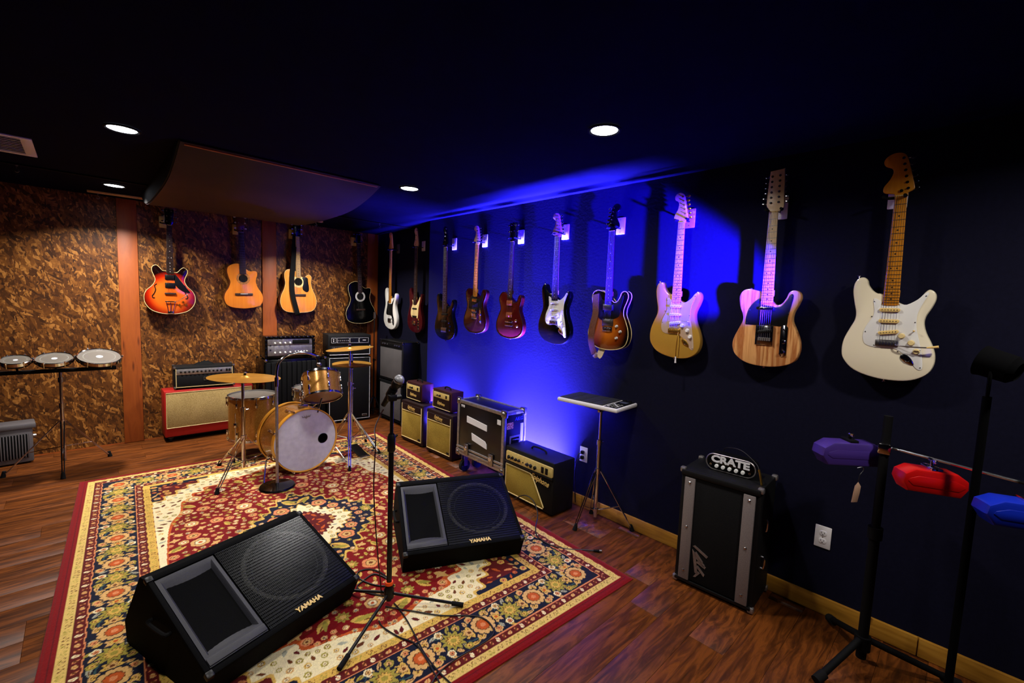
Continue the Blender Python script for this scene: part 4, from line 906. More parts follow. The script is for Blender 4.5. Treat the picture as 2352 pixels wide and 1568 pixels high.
for x in (-.16, .17):
    l = G().box(-.028, .028, -.010, .004, -.045, .05, .004).build('butterfly_latch', 'steel', t, (x, -.004, z0+.068)); G().slab([(.018*cos(a), .018*sin(a)) for a in [2*pi*i/16 for i in range(16)]], -.016, -.008, .002).build('latch_turn', 'chrome', l, (0, 0, .01))
G().slab([(-.17, .53), (.10, .505), (.10, .455), (-.17, .475)], -.0012, .005).build('tape_label', 'paper', t)
G().slab([(-.10, .395), (.08, .365), (.10, .345), (.105, .305), (-.09, .335)], -.0012, .005).build('tape_label', 'paper', t)
place('case_number', text('990', .032, .0008, 0, .0006, 'paper', 1.1), t, (-.235, .0035, .605))
G().box(.225, .268, .0015, .006, .545, .585).build('small_sticker', 'paper', t)
# side panel facing the camera is at +x
x = W2
dish = G().box(-.001, .004, -.06, .06, -.055, .055, .003).build('handle_dish', 'satin', t, (x-.003, .125, .40)); G().box(0, .0055, -.045, .045, -.040, .040, .002).build('dish_recess', 'matte', dish)
G().tube([(.010, -.035, .02), (.014, -.02, .024), (.014, .02, .024), (.010, .035, .02)], .005, 6, 3).build('spring_handle', 'chrome', dish)
me = text('AKG', .040, .0008, 0, .0008, 'akg', 1.1); lg = place('sticker_lettering', me, t, (x-.0035, .165, .588), (0, 0, pi/2))
G().box(-.001, .0008, -.035, .035, -.026, .026).build('printed_label', 'label_red', t, (x-.0040, .070, .540))
G().box(-.001, .0012, -.020, .020, -.075, .075).build('paper_label', 'paper', t, (x-.0035, .205, .470))
G().box(-.001, .0025, -.022, .022, -.009, .009).build('paper_label', 'paper', t, (x-.0005, .150, .637))
for xx in (-W2+.06, W2-.06):
    for yy in (.05, d-.05):
        c = G().box(-.028, .028, -.022, .022, -.014, 0, .003).build('caster', 'steel', t, (xx, yy, z0)); G().cyl((-.014, 0, -.11), (.014, 0, -.11), .052, 20).build('caster_wheel', 'rubber', c); G().box(-.022, -.017, -.018, .018, -.11, -.01).box(.017, .022, -.018, .018, -.11, -.01).build('caster_fork', 'steel', c)
# tall vertical-strip cabinet and the little head on it
t = thing('speaker_cabinet', 'tall black speaker cabinet with two grey vertical strips on the wood floor', 'speaker cabinet', (-.319, -4.815, 0), -1.517)
w_, h, d = .404, .652, .28
G().box(-w_/2, w_/2, .006, d, .012, h, .010).build('cabinet_shell', 'tolex', t); feet(t, w_, d)
G().box(-w_/2+.022, w_/2-.022, -.001, .008, .040, h-.030, .002).build('grille_cloth', 'black_cloth', t)
G().box(-w_/2+.004, w_/2-.004, -.010, .012, h-.034, h-.002, .006).build('top_roll', 'tolex', t); G().box(-w_/2+.006, w_/2-.006, -.008, .010, .018, .034, .004).build('bottom_rail', 'black', t)
sc = cached('bigscrew', lambda: G().lathe([(0, .005), (.004, .0045), (.008, 0), (0, 0)], ax=(0, -1, 0), n=14).mesh('screw', 'chrome'))
for x in (-.148, .150):
    s_ = G().box(x-.028, x+.028, -.010, .002, .036, h-.040, .003).build('trim_strip', 'grey_strip', t)
    for z in (.085, .335, .585): place('screw', sc, s_, (x, -.010, z))
corner_caps(t, w_+.008, d+.004, .008, h+.004, 'satin', .015)
for z in (.44, .24): hd = G().tube([(w_/2, .10, z-.03), (w_/2+.014, .10, z-.025), (w_/2+.014, .10, z+.025), (w_/2, .10, z+.03)], .005, 6, 3).build('side_fitting', 'chrome', t)
# angular logo, set sideways up the strip
bolt = [[(0, 0), (.125, .020), (.130, .036), (.020, .018)], [(.020, .012), (.062, .050), (.050, .058), (.006, .020)], [(.040, .016), (.078, .064), (.064, .068), (.030, .024)],
        [(.066, .022), (.084, .070), (.072, .074), (.056, .030)], [(.088, .024), (.130, .066), (.116, .070), (.080, .034)], [(.112, .036), (.152, .014), (.150, .026), (.118, .048)], [(-.018, .002), (.022, .074), (.010, .080), (-.026, .012)]]
g = G()
for q in bolt: g.slab([(-.110+b_*1.05, .085+.135-a*1.0) for a, b_ in q], -.004, .001)
g.build('angular_logo', 'satin', t)
t = thing('amplifier_head', 'small black rounded amplifier head with white lettering on the tall cabinet', 'amplifier', (-.215, -4.825, .652), -1.50)
o = rrect(-.125, .125, 0, .086, .042, 8)
G().slab([(a, b_+.006) for a, b_ in o], 0, .085, .006).build('housing', 'black', t)
G().slab([(a*.93, .006+.043+(b_-.043)*.88) for a, b_ in o], -.004, .002, .002).build('front_panel', 'gloss_black', t)
G().tube([Vector((a*.985, .0, b_+.006)) for a, b_ in o]+[Vector((o[0][0]*.985, 0, o[0][1]+.006))], .0035, 6, 1).build('bezel', 'satin', t)
place('lettering', text('CRATE', .050, .002, 0, .0022, 'paper', 1.25), t, (0, -.006, .068))
for i in range(5): G().lathe([(0, .012), (.009, .011), (.010, 0), (0, 0)], (-.066+i*.033, -.004, .030), (0, -1, 0), 16).build('control_knob', 'whiteknob', t)
for x in (-.098, .098): G().lathe([(.003, .001), (.003, .003), (.006, .003), (.006, 0)], (x, -.004, .032), (0, -1, 0), 14).build('jack_socket', 'chrome', t)
feet(t, .2, .08, .008, .006)
c = G().tube([(-.06, .06, .090), (-.04, .05, .125), (.04, .03, .135), (.12, .0, .095), (.145, -.03, .075)], .0022, 6, 5).build('lead', 'cable', t)
G().tube([(.145, -.03, .075), (.155, -.035, .045), (.165, -.04, .002)], .0055, 8, 2).build('jack_plug', 'gold', t)
# corner combo standing on a carpeted cabinet in the alcove
t = thing('speaker_cabinet', 'dark carpeted cabinet with grey mesh front in the corner under a combo amplifier', 'speaker cabinet', (-.03, -.80, 0), R1)
w_, d = .56, .22
G().box(-w_/2, w_/2, .004, d, .03, .505, .008).build('cabinet_shell', 'carpet', t); G().box(-w_/2+.03, w_/2-.03, -.002, .006, .07, .47, .003).build('grille_cloth', 'grey_cloth', t); corner_caps(t, w_, d, .03, .505)
feet(t, w_, d, .018, .03)
t = thing('combo_amplifier', 'black combo amplifier with grey grille standing on the carpeted cabinet', 'amplifier', (-.03, -.80, .505), R1)
G().box(-w_/2, w_/2, .006, d, .012, .495, .010).build('cabinet_shell', 'tolex', t); feet(t, w_, d, .014, .012)
G().box(-w_/2+.022, w_/2-.022, 0, .008, .04, .405, .003).build('grille_cloth', 'grey_cloth', t)
G().box(-w_/2+.02, w_/2-.02, 0, .010, .425, .475, .003).build('control_panel', 'black', t)
handle(t, 0, .012, .43, .07); G().box(-w_/2-.001, w_/2+.001, .0, d, .482, .497, .004).build('top_edge', 'black', t)
for x in (-.2, -.14, -.08, .1, .15, .2): G().lathe([(0, .012), (.008, .011), (.010, 0)], (x, 0, .45), (0, -1, 0), 12).build('control_knob', 'steel', t)
cc = cached('bluecorner', lambda: G().box(-.014, .014, -.014, .014, -.014, .014, .006).mesh('corner_cap', 'chrome'))
for x in (-w_/2+.01, w_/2-.01):
    for y in (.012, d-.012): place('corner_cap', cc, t, (x, y, .488))
# back wall: red cabinet and head
t = thing('speaker_cabinet', 'red speaker cabinet with tan grille cloth against the strand board wall', 'speaker cabinet', (-1.765, -.245, 0), .0)
w_, h, d = .78, .52, .225
G().box(-w_/2, w_/2, .006, d, .055, h, .012).build('cabinet_shell', 'redtolex', t); G().box(-w_/2+.018, w_/2-.018, -.001, .008, .150, h-.022, .003).build('grille_cloth', 'tan_cloth', t)
P = [(-w_/2+.016, .148), (w_/2-.016, .148), (w_/2-.016, h-.020), (-w_/2+.016, h-.020)]; P = [Vector((a, -.001, b_)) for a, b_ in P]; P.append(P[0]); G().tube(P, .003, 6, 1).build('piping', 'cream', t)
G().box(-w_/2+.004, w_/2-.004, .02, d-.02, .045, .058).build('base_board', 'matte', t)
for x in (-w_/2+.05, w_/2-.05):
    for y in (.05, d-.05): c = G().box(-.02, .02, -.02, .02, -.006, 0).build('caster', 'steel', t, (x, y, .046)); G().cyl((-.010, 0, -.0215), (.010, 0, -.0215), .0235, 16).build('caster_wheel', 'rubber', c)
t = thing('amplifier_head', 'wide black amplifier head with row of knobs on the red cabinet', 'amplifier', (-1.813, -.235, .52), -.06)
w_, h, d = .52, .232, .19
G().box(-w_/2, w_/2, .006, d, .012, h, .010).build('cabinet_shell', 'tolex', t); feet(t, w_, d)
p = G().box(-w_/2+.022, w_/2-.022, -.001, .008, .150, .206, .002).build('control_panel', 'satin', t)
for i in range(11): G().lathe([(0, .012), (.008, .011), (.010, 0)], (-.20+i*.034, -.001, .178), (0, -1, 0), 12).build('control_knob', 'black', p)
for x in (.19, .215): G().box(x-.008, x+.008, -.006, 0, .166, .192, .002).build('rocker_switch', 'black', p)
G().box(-w_/2+.022, w_/2-.022, -.001, .008, .030, .144, .002).build('grille_cloth', 'black_cloth', t)
g = G(); a = w_/2-.018; g.box(-a, a, -.004, .003, .024, .029); g.box(-a, -a+.005, -.004, .003, .024, .21); g.box(a-.005, a, -.004, .003, .024, .21); g.build('piping', 'cream', t)
b = G().box(-.052, .052, -.004, 0, .085, .117, .002).build('name_plate', 'black', t, (.04, 0, 0)); g = G(); g.box(-.052, .052, -.0055, -.003, .085, .0865).box(-.052, .052, -.0055, -.003, .1155, .117).box(-.052, -.0505, -.0055, -.003, .085, .117).box(.0505, .052, -.0055, -.003, .085, .117).build('plate_border', 'satin', b)
corner_caps(t, w_, d, .012, h, 'steel', .012)
cl = thing('crumpled_cloth', 'small crumpled black cloth lying on the wide amplifier head', 'cloth', (-1.80, -.14, .752))
me = G().lathe([(.0, .035), (.03, .03), (.06, .022), (.085, .006), (.09, 0), (0, 0)], n=20)
rr = random.Random(4); me.v = [(x*(1+.25*sin(3*x*40)), y*.55, max(z*(1+.5*sin(x*90+y*60)), 0)) for x, y, z in me.v]; me.build('fabric', 'matte', cl)
# tuck and roll head on a tall black cabinet
def rolled(t, x0, x1, z0, z1, y, nz, nx, m='gloss_black'):
    bw = (x1-x0)/nx
    for i in range(nx): G().box(x0+i*bw+.001, x0+(i+1)*bw-.001, y, y+.04, z1-.028, z1, .011).build('padded_roll', m, t)
    bh = (z1-.03-z0)/nz
    for i in range(nz):
        for xa in (x0, x1-.026): G().box(xa, xa+.026, y, y+.04, z0+i*bh+.001, z0+(i+1)*bh-.001, .010).build('padded_roll', m, t)
t = thing('speaker_cabinet', 'tall black padded cabinet behind the drums under the silver panel head', 'speaker cabinet', (-.985, -.445, 0), .0)
w_, h, d = .655, .80, .36
G().box(-w_/2, w_/2, .02, d, .02, h, .01).build('cabinet_shell', 'gloss_black', t)
for i in range(12): bw = (w_-.02)/12; G().box(-w_/2+.01+i*bw+.001, -w_/2+.01+(i+1)*bw-.001, 0, .03, .04, h-.03, .010).build('padded_roll', 'matte', t)
for x in (-w_/2+.012, w_/2-.012):
    for y in (.012, d-.012): place('corner_cap', cc, t, (x, y, h-.006))
feet(t, w_, d, .018, .02)
t = thing('amplifier_head', 'amplifier head with silver knob panel and padded black rolls around it', 'amplifier', (-1.045, -.43, .80), .0)
w_, h, d = .525, .255, .24
G().box(-w_/2+.01, w_/2-.01, .02, d, .012, h-.006, .01).build('cabinet_shell', 'gloss_black', t); feet(t, w_, d); rolled(t, -w_/2, w_/2, .012, h, 0, 5, 11)
G().box(-w_/2+.030, w_/2-.030, .012, .024, .155, .220, .002).build('upper_panel', 'satin', t)
p = G().box(-w_/2+.030, w_/2-.030, .008, .022, .040, .150, .002).build('control_panel', 'satin', t)
for z in (.075, .125):
    for i in range(4): G().lathe([(0, .014), (.008, .013), (.010, 0)], (-.16+i*.052, .008, z+(.055 if z > .1 else 0)), (0, -1, 0), 12).build('control_knob', 'whiteknob', p)
    G().lathe([(.004, .001), (.004, .003), (.009, .003), (.009, 0)], (-.205, .008, z+.03), (0, -1, 0), 12).build('jack_socket', 'black', p)
for i in range(5): G().lathe([(0, .010), (.005, .009), (.007, 0)], (.05+i*.031, .008, .080), (0, -1, 0), 12).build('control_knob', 'whiteknob', p)
G().box(.02, .20, .006, .010, .165, .210, .001).build('dark_window', 'matte', p)
# bass rig by the corner
t = thing('speaker_cabinet', 'tall black bass cabinet with white piping in the corner behind the cymbals', 'speaker cabinet', (-.405, -.515, 0), -.16)
w_, h, d = .50, .80, .34
G().box(-w_/2, w_/2, .006, d, .02, h, .010).build('cabinet_shell', 'tolex', t); G().box(-w_/2+.018, w_/2-.018, -.001, .008, .04, h-.018, .003).build('grille_cloth', 'black_cloth', t)
P = [(-w_/2+.016, .036), (w_/2-.016, .036), (w_/2-.016, h-.016), (-w_/2+.016, h-.016)]; P = [Vector((a, -.002, b_)) for a, b_ in P]; P.append(P[0]); G().tube(P, .0032, 6, 1).build('piping', 'paper', t)
b = G().box(-.030, .030, -.004, 0, -.012, .012, .002).build('badge', 'satin', t, (w_/2-.075, -.001, .075)); G().box(-.024, .024, -.005, -.003, -.006, .006).build('badge_inset', 'black', b)
feet(t, w_, d, .016, .02)
t = thing('amplifier_head', 'black bass amplifier head with boxed control panel on the white-piped cabinet', 'amplifier', (-.405, -.515, .80), -.16)
h, d = .262, .30
G().box(-w_/2, w_/2, .006, d, .012, h, .012).build('cabinet_shell', 'tolex', t); feet(t, w_, d)
G().box(-w_/2+.02, w_/2-.02, 0, .008, .140, .236, .002).build('control_panel', 'black', t)
g = G(); y = -.002
def frame(g, x0, x1, z0, z1, y, e=.0022): g.box(x0, x1, y, y+.003, z0, z0+e).box(x0, x1, y, y+.003, z1-e, z1).box(x0, x0+e, y, y+.003, z0, z1).box(x1-e, x1, y, y+.003, z0, z1)
for a, b_ in ((-.215, -.160), (-.150, -.010), (-.004, .100), (.106, .215)): frame(g, a, b_, .165, .225, y)
g.build('panel_outlines', 'paper', t)
for i in range(6): G().lathe([(0, .010), (.006, .009), (.008, 0)], (-.135+i*.022, 0, .190), (0, -1, 0), 10).build('control_knob', 'satin', t)
for z in (.185, .205): G().lathe([(.003, .001), (.003, .003), (.007, .003), (.007, 0)], (-.19, 0, z), (0, -1, 0), 10).build('jack_socket', 'paper', t)
G().box(.145, .185, -.003, .001, .192, .200).build('model_plate', 'paper', t)
G().box(-w_/2+.02, w_/2-.02, 0, .008, .03, .132, .002).build('grille_cloth', 'black_cloth', t)
b = G(); frame(b, -.205, -.075, .070, .118, -.002); lb = b.build('logo_frame', 'satin', t); place('logo_lettering', text('Ampeg', .044, .001, .3, .0006, 'satin'), lb, (-.14, -.003, .096))
G().box(-w_/2+.016, w_/2-.016, -.004, .002, .022, .028).build('piping', 'paper', t); G().box(w_/2-.021, w_/2-.016, -.004, .002, .022, .135).build('side_piping', 'paper', t)
# heater
t = thing('fan_heater', 'grey metal fan heater with slotted front on the floor at the left edge', 'heater', (-3.165, -.215, 0), .1)
G().box(-.125, .125, .006, .17, .012, .335, .012).build('housing', 'heater', t); G().box(-.145, .145, -.004, .18, .300, .345, .010).build('top_lid', 'heater', t)
G().box(-.100, .100, -.001, .008, .055, .255, .002).build('grille_back', 'matte', t)
sl_ = G().box(-.004, .004, -.006, .004, .055, .255, .002).mesh('slat', 'heater')
for i in range(12): place('slat', sl_, t, (-.094+i*.0171, 0, 0))
feet(t, .25, .17)
G().lathe([(0, .02), (.016, .018), (.018, 0)], (.128, .06, .22), (1, 0, 0), 14).build('control_knob', 'steel', t)
# wedge monitors
def wedge(label, x, y, rz):
    t = thing('floor_monitor', label, 'monitor speaker', (x, y, .009), rz, 'black wedge monitors')
    W2 = .3495; sec = [(0, .004), (-.056, .128), (.397, .348), (.440, .345), (.591, .095), (.575, .004)]
    pr = G(); n = len(sec)
    # recessed face: side cheeks, body, and baffle
    body = [(0, .004), (-.050, .115), (-.036, .120), (.392, .328), (.402, .345), (.440, .343), (.589, .095), (.575, .004)]
    g = G()
    for xx in (-W2, W2): g.v += [(xx, a, b_) for a, b_ in body]
    m = len(body); g.f = [tuple(range(m)), tuple(range(m, 2*m))[::-1]]+[(i, (i+1) % m, m+(i+1) % m, m+i) for i in range(m)]
    g.build('cabinet', 'carpet', t)
    # face frame coordinates
    A = Vector((0, -.056, .128)); B = Vector((0, .397, .348)); e2 = (B-A).normalized(); L = (B-A).length; nrm = Vector((1, 0, 0)).cross(e2)
    if nrm.z < 0: nrm = -nrm
    F = Matrix(((1, 0, nrm.x, A.x), (0, e2.y, nrm.y, A.y), (0, e2.z, nrm.z, A.z), (0, 0, 0, 1)))   # local: x, along face, out
    def fx(g): return g.xf(F)
    def fb(x0, x1, y0, y1, z0, z1, b=0): return G().box(x0, x1, y0, y1, z0, z1, b)
    r = .024
    for x0, x1, y0, y1 in ((-W2, W2, 0, r), (-W2, W2, L-r, L), (-W2, -W2+r*.8, r, L-r), (W2-r*.8, W2, r, L-r)): fx(fb(x0, x1, y0, y1, -.022, .004, .004)).build('rim', 'carpet', t)
    # horn, left end
    hx0, hx1 = -W2+.022, -.105; hy0, hy1 = .030, L-.028
    hf = G()
    def ring(x0, x1, y0, y1, z, n=9):
        # rectangular ring, n points a side, the sides bowed towards the mouth's middle for the deep rings
        q = []; bow = .018 if z < -.02 else 0
        for a, b_, c_, d_ in ((x0, y0, x1, y0), (x1, y0, x1, y1), (x1, y1, x0, y1), (x0, y1, x0, y0)):
            for k in range(n): f_ = k/n; q.append((a+(c_-a)*f_, b_+(d_-b_)*f_+(bow*sin(pi*f_)*(1 if b_ == y0 else -1) if a != c_ else 0), z))
        return q
    hm_ = (hx0+hx1)/2; rs = [ring(hx0, hx1, hy0, hy1, -.018), ring(hx0, hx1, hy0, hy1, .000), ring(hx0+.014, hx1-.014, hy0+.046, hy1-.014, .001), ring(hx0+.020, hx1-.020, hy0+.052, hy1-.026, -.004), ring(hx0+.032, hx1-.032, hy0+.085, hy1-.070, -.030),
          ring(hx0+.048, hx1-.048, hy0+.125, hy1-.115, -.062), ring(hm_-.022, hm_+.022, hy0+.165, hy1-.165, -.100)]
    m9 = len(rs[0])
    for q in rs: hf.v += q
    for i in range(len(rs)-1): hf.f += [(i*m9+k, i*m9+(k+1) % m9, i*m9+m9+(k+1) % m9, i*m9+m9+k) for k in range(m9)]
    hf.f.append(tuple((len(rs)-1)*m9+k for k in range(m9))); fx(hf).build('horn_flare', 'horn', t)
    fx(G().box(hm_-.021, hm_+.021, hy0+.170, hy1-.170, -.0995, -.096)).build('horn_throat', 'matte', t)
    fx(G().box(hx0, hx1, hy0+.004, hy0+.036, .001, .006, .003)).build('horn_lip', 'horn', t)
    # woofer
    cx, cy, R = .125, L*.53, .178
    fx(G().box(-.098, W2-.02, .022, L-.022, -.075, -.072)).build('baffle', 'matte', t)
    sp = fx(G().lathe([(R+.012, -.012), (R+.012, -.004), (R-.004, -.002), (R-.010, -.010)], (cx, cy, 0), n=56)).build('woofer_ring', 'surround', t)
    fx(G().lathe([(R-.010, -.012), (R-.020, -.006), (R-.032, -.014)], (cx, cy, 0), n=48)).build('surround', 'matte', sp)
    fx(G().lathe([(R-.032, -.014), (.10, -.036), (.055, -.062), (0, -.064)], (cx, cy, 0), n=48)).build('speaker_cone', 'cone', sp)
    fx(G().lathe([(.056, -.061), (.045, -.048), (.025, -.040), (0, -.038)], (cx, cy, 0), n=32)).build('dust_cap', 'conedust', sp)
    for px_, py_ in ((-.066, .055), (-.066, L-.055)): fx(G().lathe([(.026, -.012), (.026, -.006), (.020, -.006), (.020, -.03), (0, -.031)], (px_, py_, 0), n=20)).build('bass_port', 'matte', t)
    fx(G().box(-.098, W2-.018, .018, L-.018, .0005, .0018)).build('grille', 'mesh', t, smooth=False)
    me = text('YAMAHA', .030, .0015, 0, .0014, 'creampick', 1.0); me.transform(Matrix.Rotation(-pi/2, 4, 'X')); me.transform(F @ Matrix.Translation((.085, .030, .004)))
    lab(place('lettering', me, t), 'cream raised brand lettering')
    rim = fx(G().box(-.012, .012, -.012, .012, -.012, .008, .005))
    for x_ in (-W2+.010, W2-.010):
        for y_ in (.010, L-.010): fx(G().box(x_-.014, x_+.014, y_-.014, y_+.014, -.016, .007, .006)).build('corner_cap', 'black', t)
    g = G()
    for x_ in (-W2+.05, W2-.05):
        for y_ in (.05, .52): G().frust((x_, y_, -.006), (x_, y_, .006), .012, .015, 12).build('rubber_foot', 'rubber', t)
    G().box(W2-.001, W2+.004, .20, .34, .10, .17, .003).build('connector_plate', 'black', t)
    G().tube([(-W2-.001, .20, .20), (-W2-.02, .21, .20), (-W2-.02, .33, .20), (-W2-.001, .34, .20)], .008, 8, 4).build('handle', 'rubber', t)
    return t
wedge('black wedge monitor nearer the combo amplifier, behind the microphone stand', -1.149, -3.74, -.42)
wedge('large black wedge monitor lying on the rug at the bottom of the picture', -2.102, -3.723, .308)

# ------------------------------------------------------------------ drums, stands, small things
def drum(t, R, h, nl, wrap='champagne', top='clearhead', bot='clearhead', hoop='chrome', lugs=True, hoopw=.004, hh=.022):
    G().lathe([(R, .012), (R, h-.012), (R-.006, h-.012), (R-.006, .012)], n=48, closed=True).build('shell', wrap, t)
    for z, nm, hm in ((h-.012, 'batter_head', top), (.006, 'resonant_head', bot)): G().lathe([(0, z+.001), (R-.008, z+.001), (R+.001, z+.006 if z > .02 else z-.0), (R+.002, z+.003)], n=48).build(nm, hm, t)
    hp = lambda z: G().lathe([(R+.003, z), (R+.006+hoopw, z), (R+.006+hoopw, z+.003), (R+.006, z+.004), (R+.006, z+hh-.003), (R+.002, z+hh), (R+.001, z+hh)], n=56)
    hp(h-.016).build('hoop', hoop, t); hp(-.004).build('hoop', hoop, t)
    if lugs:
        lm_ = cached(f'lug{round(h,2)}', lambda: G().box(0, .016, -.009, .009, -.022, .022, .006).mesh('lug', 'chrome'))
        rod = cached('rod', lambda: G().cyl((.012, 0, -.02), (.012, 0, .055), .0028, 8).cyl((.012, 0, .05), (.012, 0, .062), .006, 8).mesh('tension_rod', 'chrome'))
        for i in range(nl):
            a = 2*pi*(i+.5)/nl; zs = ((h-.068, 1), (.068, -1)) if h > .18 else ((h/2, 1),)
            for z, s in zs:
                l = place('lug', lm_, t, (R*cos(a), R*sin(a), z), (0, 0, a)); place('tension_rod', rod, l, (0, 0, 0), (0 if s > 0 else pi, 0, 0))
# bass drum: axis along local -y (front)
t = thing('bass_drum', 'gold sparkle bass drum with white front head and amber hoop on the rug', 'drum', (-1.356, -1.81, .012), .10)
R, dp = .272, .34
ax = (0, 1, 0); c0 = (0, 0, R)
G().lathe([(R-.010, .028), (R-.010, dp-.03), (R-.017, dp-.03), (R-.017, .028)], c0, ax, 64, True).build('shell', 'champagne', t)
lab(G().lathe([(R-.006, 0), (R+.002, .001), (R+.003, .036), (R-.006, .038), (R-.012, .02)], c0, ax, 64, True).build('front_hoop', 'hoopwood', t), 'amber wooden front hoop')
G().lathe([(R-.006, dp), (R+.002, dp-.001), (R+.003, dp-.036), (R-.006, dp-.038), (R-.012, dp-.02)], c0, ax, 64, True).build('rear_hoop', 'hoopwood', t)
# front head with a port hole, cut from a ring of quads
pc = (.146, R-.012); pr_ = .040; ang = [2*pi*i/72 for i in range(72)]; Rh = R-.011
g = G(); rings = []
for f_ in (0, .04, .15, .4, 1):
    rings.append([((pc[0]+pr_*cos(a))*(1-f_)+Rh*cos(a)*f_, .010, (pc[1]+pr_*sin(a))*(1-f_)+(R+Rh*sin(a))*f_) for a in ang])
for r in rings: g.v += r
for i in range(4): g.f += [(i*72+k, i*72+(k+1) % 72, (i+1)*72+(k+1) % 72, (i+1)*72+k) for k in range(72)]
g.build('front_head', 'drumhead', t); G().lathe([(pr_, -.002), (pr_+.004, -.001), (pr_+.004, .002), (pr_, .002)], (pc[0], .010, pc[1]), ax, 40, True).build('port_ring', 'black', t)
G().lathe([(0, dp-.014), (R-.012, dp-.014)], c0, ax, 48).build('rear_head', 'clearhead', t)
crown = G(); 
for k in range(5): crown.slab([(-.030+.015*k-.004, .478), (-.030+.015*k+.004, .478), (-.030+.015*k+(k-2)*.003, .494-abs(k-2)*.002)], .0085, .0102)
crown.box(-.034, .034, .0085, .0102, .470, .477).slab([(-.012, .468), (.012, .468), (0, .458)], .0085, .0102).build('head_emblem', 'satin', t)
cl_ = cached('claw', lambda: G().box(-.010, .010, -.006, .030, -.002, .010, .003).cyl((0, .02, .006), (0, .085, .004), .003, 8).cyl((0, -.012, .004), (0, -.004, .004), .006, 8).mesh('claw_hook', 'chrome'))
for i in range(8):
    a = pi/8+2*pi*i/8; place('claw_hook', cl_, t, ((R+.003)*cos(a), .004, R+(R+.003)*sin(a)), (0, pi/2-a, 0)); l = G().box(-.010, .010, -.03, .03, -.004, .012, .006).build('lug', 'chrome', t, ((R-.010)*cos(a), .135, R+(R-.010)*sin(a)), (0, pi/2-a, 0))
for sx in (-1, 1):
    G().tube([(sx*(R-.02), .10, .16), (sx*(R+.02), .085, .145), (sx*(R+.075), -.01, .015), (sx*(R+.082), -.02, 0)], .006, 8, 3).build('spur', 'chrome', t); G().box(-.018, .018, -.02, .02, -.018, .018, .006).build('spur_bracket', 'chrome', t, (sx*(R-.008), .10, .165))
mt = G().box(-.035, .035, -.03, .03, 0, .022, .006).cyl((0, 0, .01), (0, 0, .20), .013, 14).box(-.02, .02, -.02, .02, .08, .12, .006).build('tom_mount', 'chrome', t, (.03, .14, 2*R-.010))
# floor tom
t = thing('floor_tom', 'deep gold sparkle floor tom on three chrome legs', 'drum', (-1.584, -1.065, .177), .3)
drum(t, .196, .40, 8)
for k in range(3):
    a = rad(-160+120*k); x, y = cos(a), sin(a)
    G().tube([(x*.212, y*.212, .27), (x*.212, y*.212, -.08), (x*.225, y*.225, -.12), (x*.235, y*.235, -.155)], .005, 8, 3).build('leg', 'chrome', t); G().box(-.014, .014, -.014, .014, -.02, .02, .005).build('leg_bracket', 'chrome', t, (x*.208, y*.208, .16), (0, 0, a)); G().frust((x*.237, y*.237, -.167), (x*.233, y*.233, -.135), .012, .009, 12).build('rubber_foot', 'rubber', t)
# rack tom, tilted
ax = Vector((.115, .595, 1)).normalized(); q = Vector((0, 0, 1)).rotation_difference(ax); c = Vector((-1.216, -1.771, .734))-ax*.107
t = thing('rack_tom', 'small gold sparkle tom mounted at a tilt above the bass drum', 'drum', c, rot=q.to_euler()); drum(t, .148, .214, 6, bot='brownhead')
G().cyl((.02, .0, .08), (-.02, .10, -.10), .008, 10).build('mount_arm', 'chrome', t)
# snare
t = thing('snare_drum', 'small snare drum half hidden between the floor tom and the tilted tom', 'drum', (-1.105, -1.20, .508), rot=(.05, 0, .2)); drum(t, .155, .11, 8, 'chrome', 'clearhead', 'clearhead')
for k in range(3):
    a = rad(90+120*k); G().tube([(0, 0, -.10), (cos(a)*.10, sin(a)*.10, -.03), (cos(a)*.172, sin(a)*.172, .0), (cos(a)*.176, sin(a)*.176, .018)], .006, 8, 4).build('basket_arm', 'chrome', t)
G().cyl((0, 0, -.38), (0, 0, -.08), .011, 12).build('stand_tube', 'chrome', t)
for k in range(3):
    a = rad(30+120*k); G().tube([(0, 0, -.33), (cos(a)*.2, sin(a)*.2, -.485)], .008, 8, 1).build('leg', 'chrome', t); G().frust((cos(a)*.21, sin(a)*.21, -.497), (cos(a)*.195, sin(a)*.195, -.47), .012, .012, 10).build('rubber_foot', 'rubber', t)
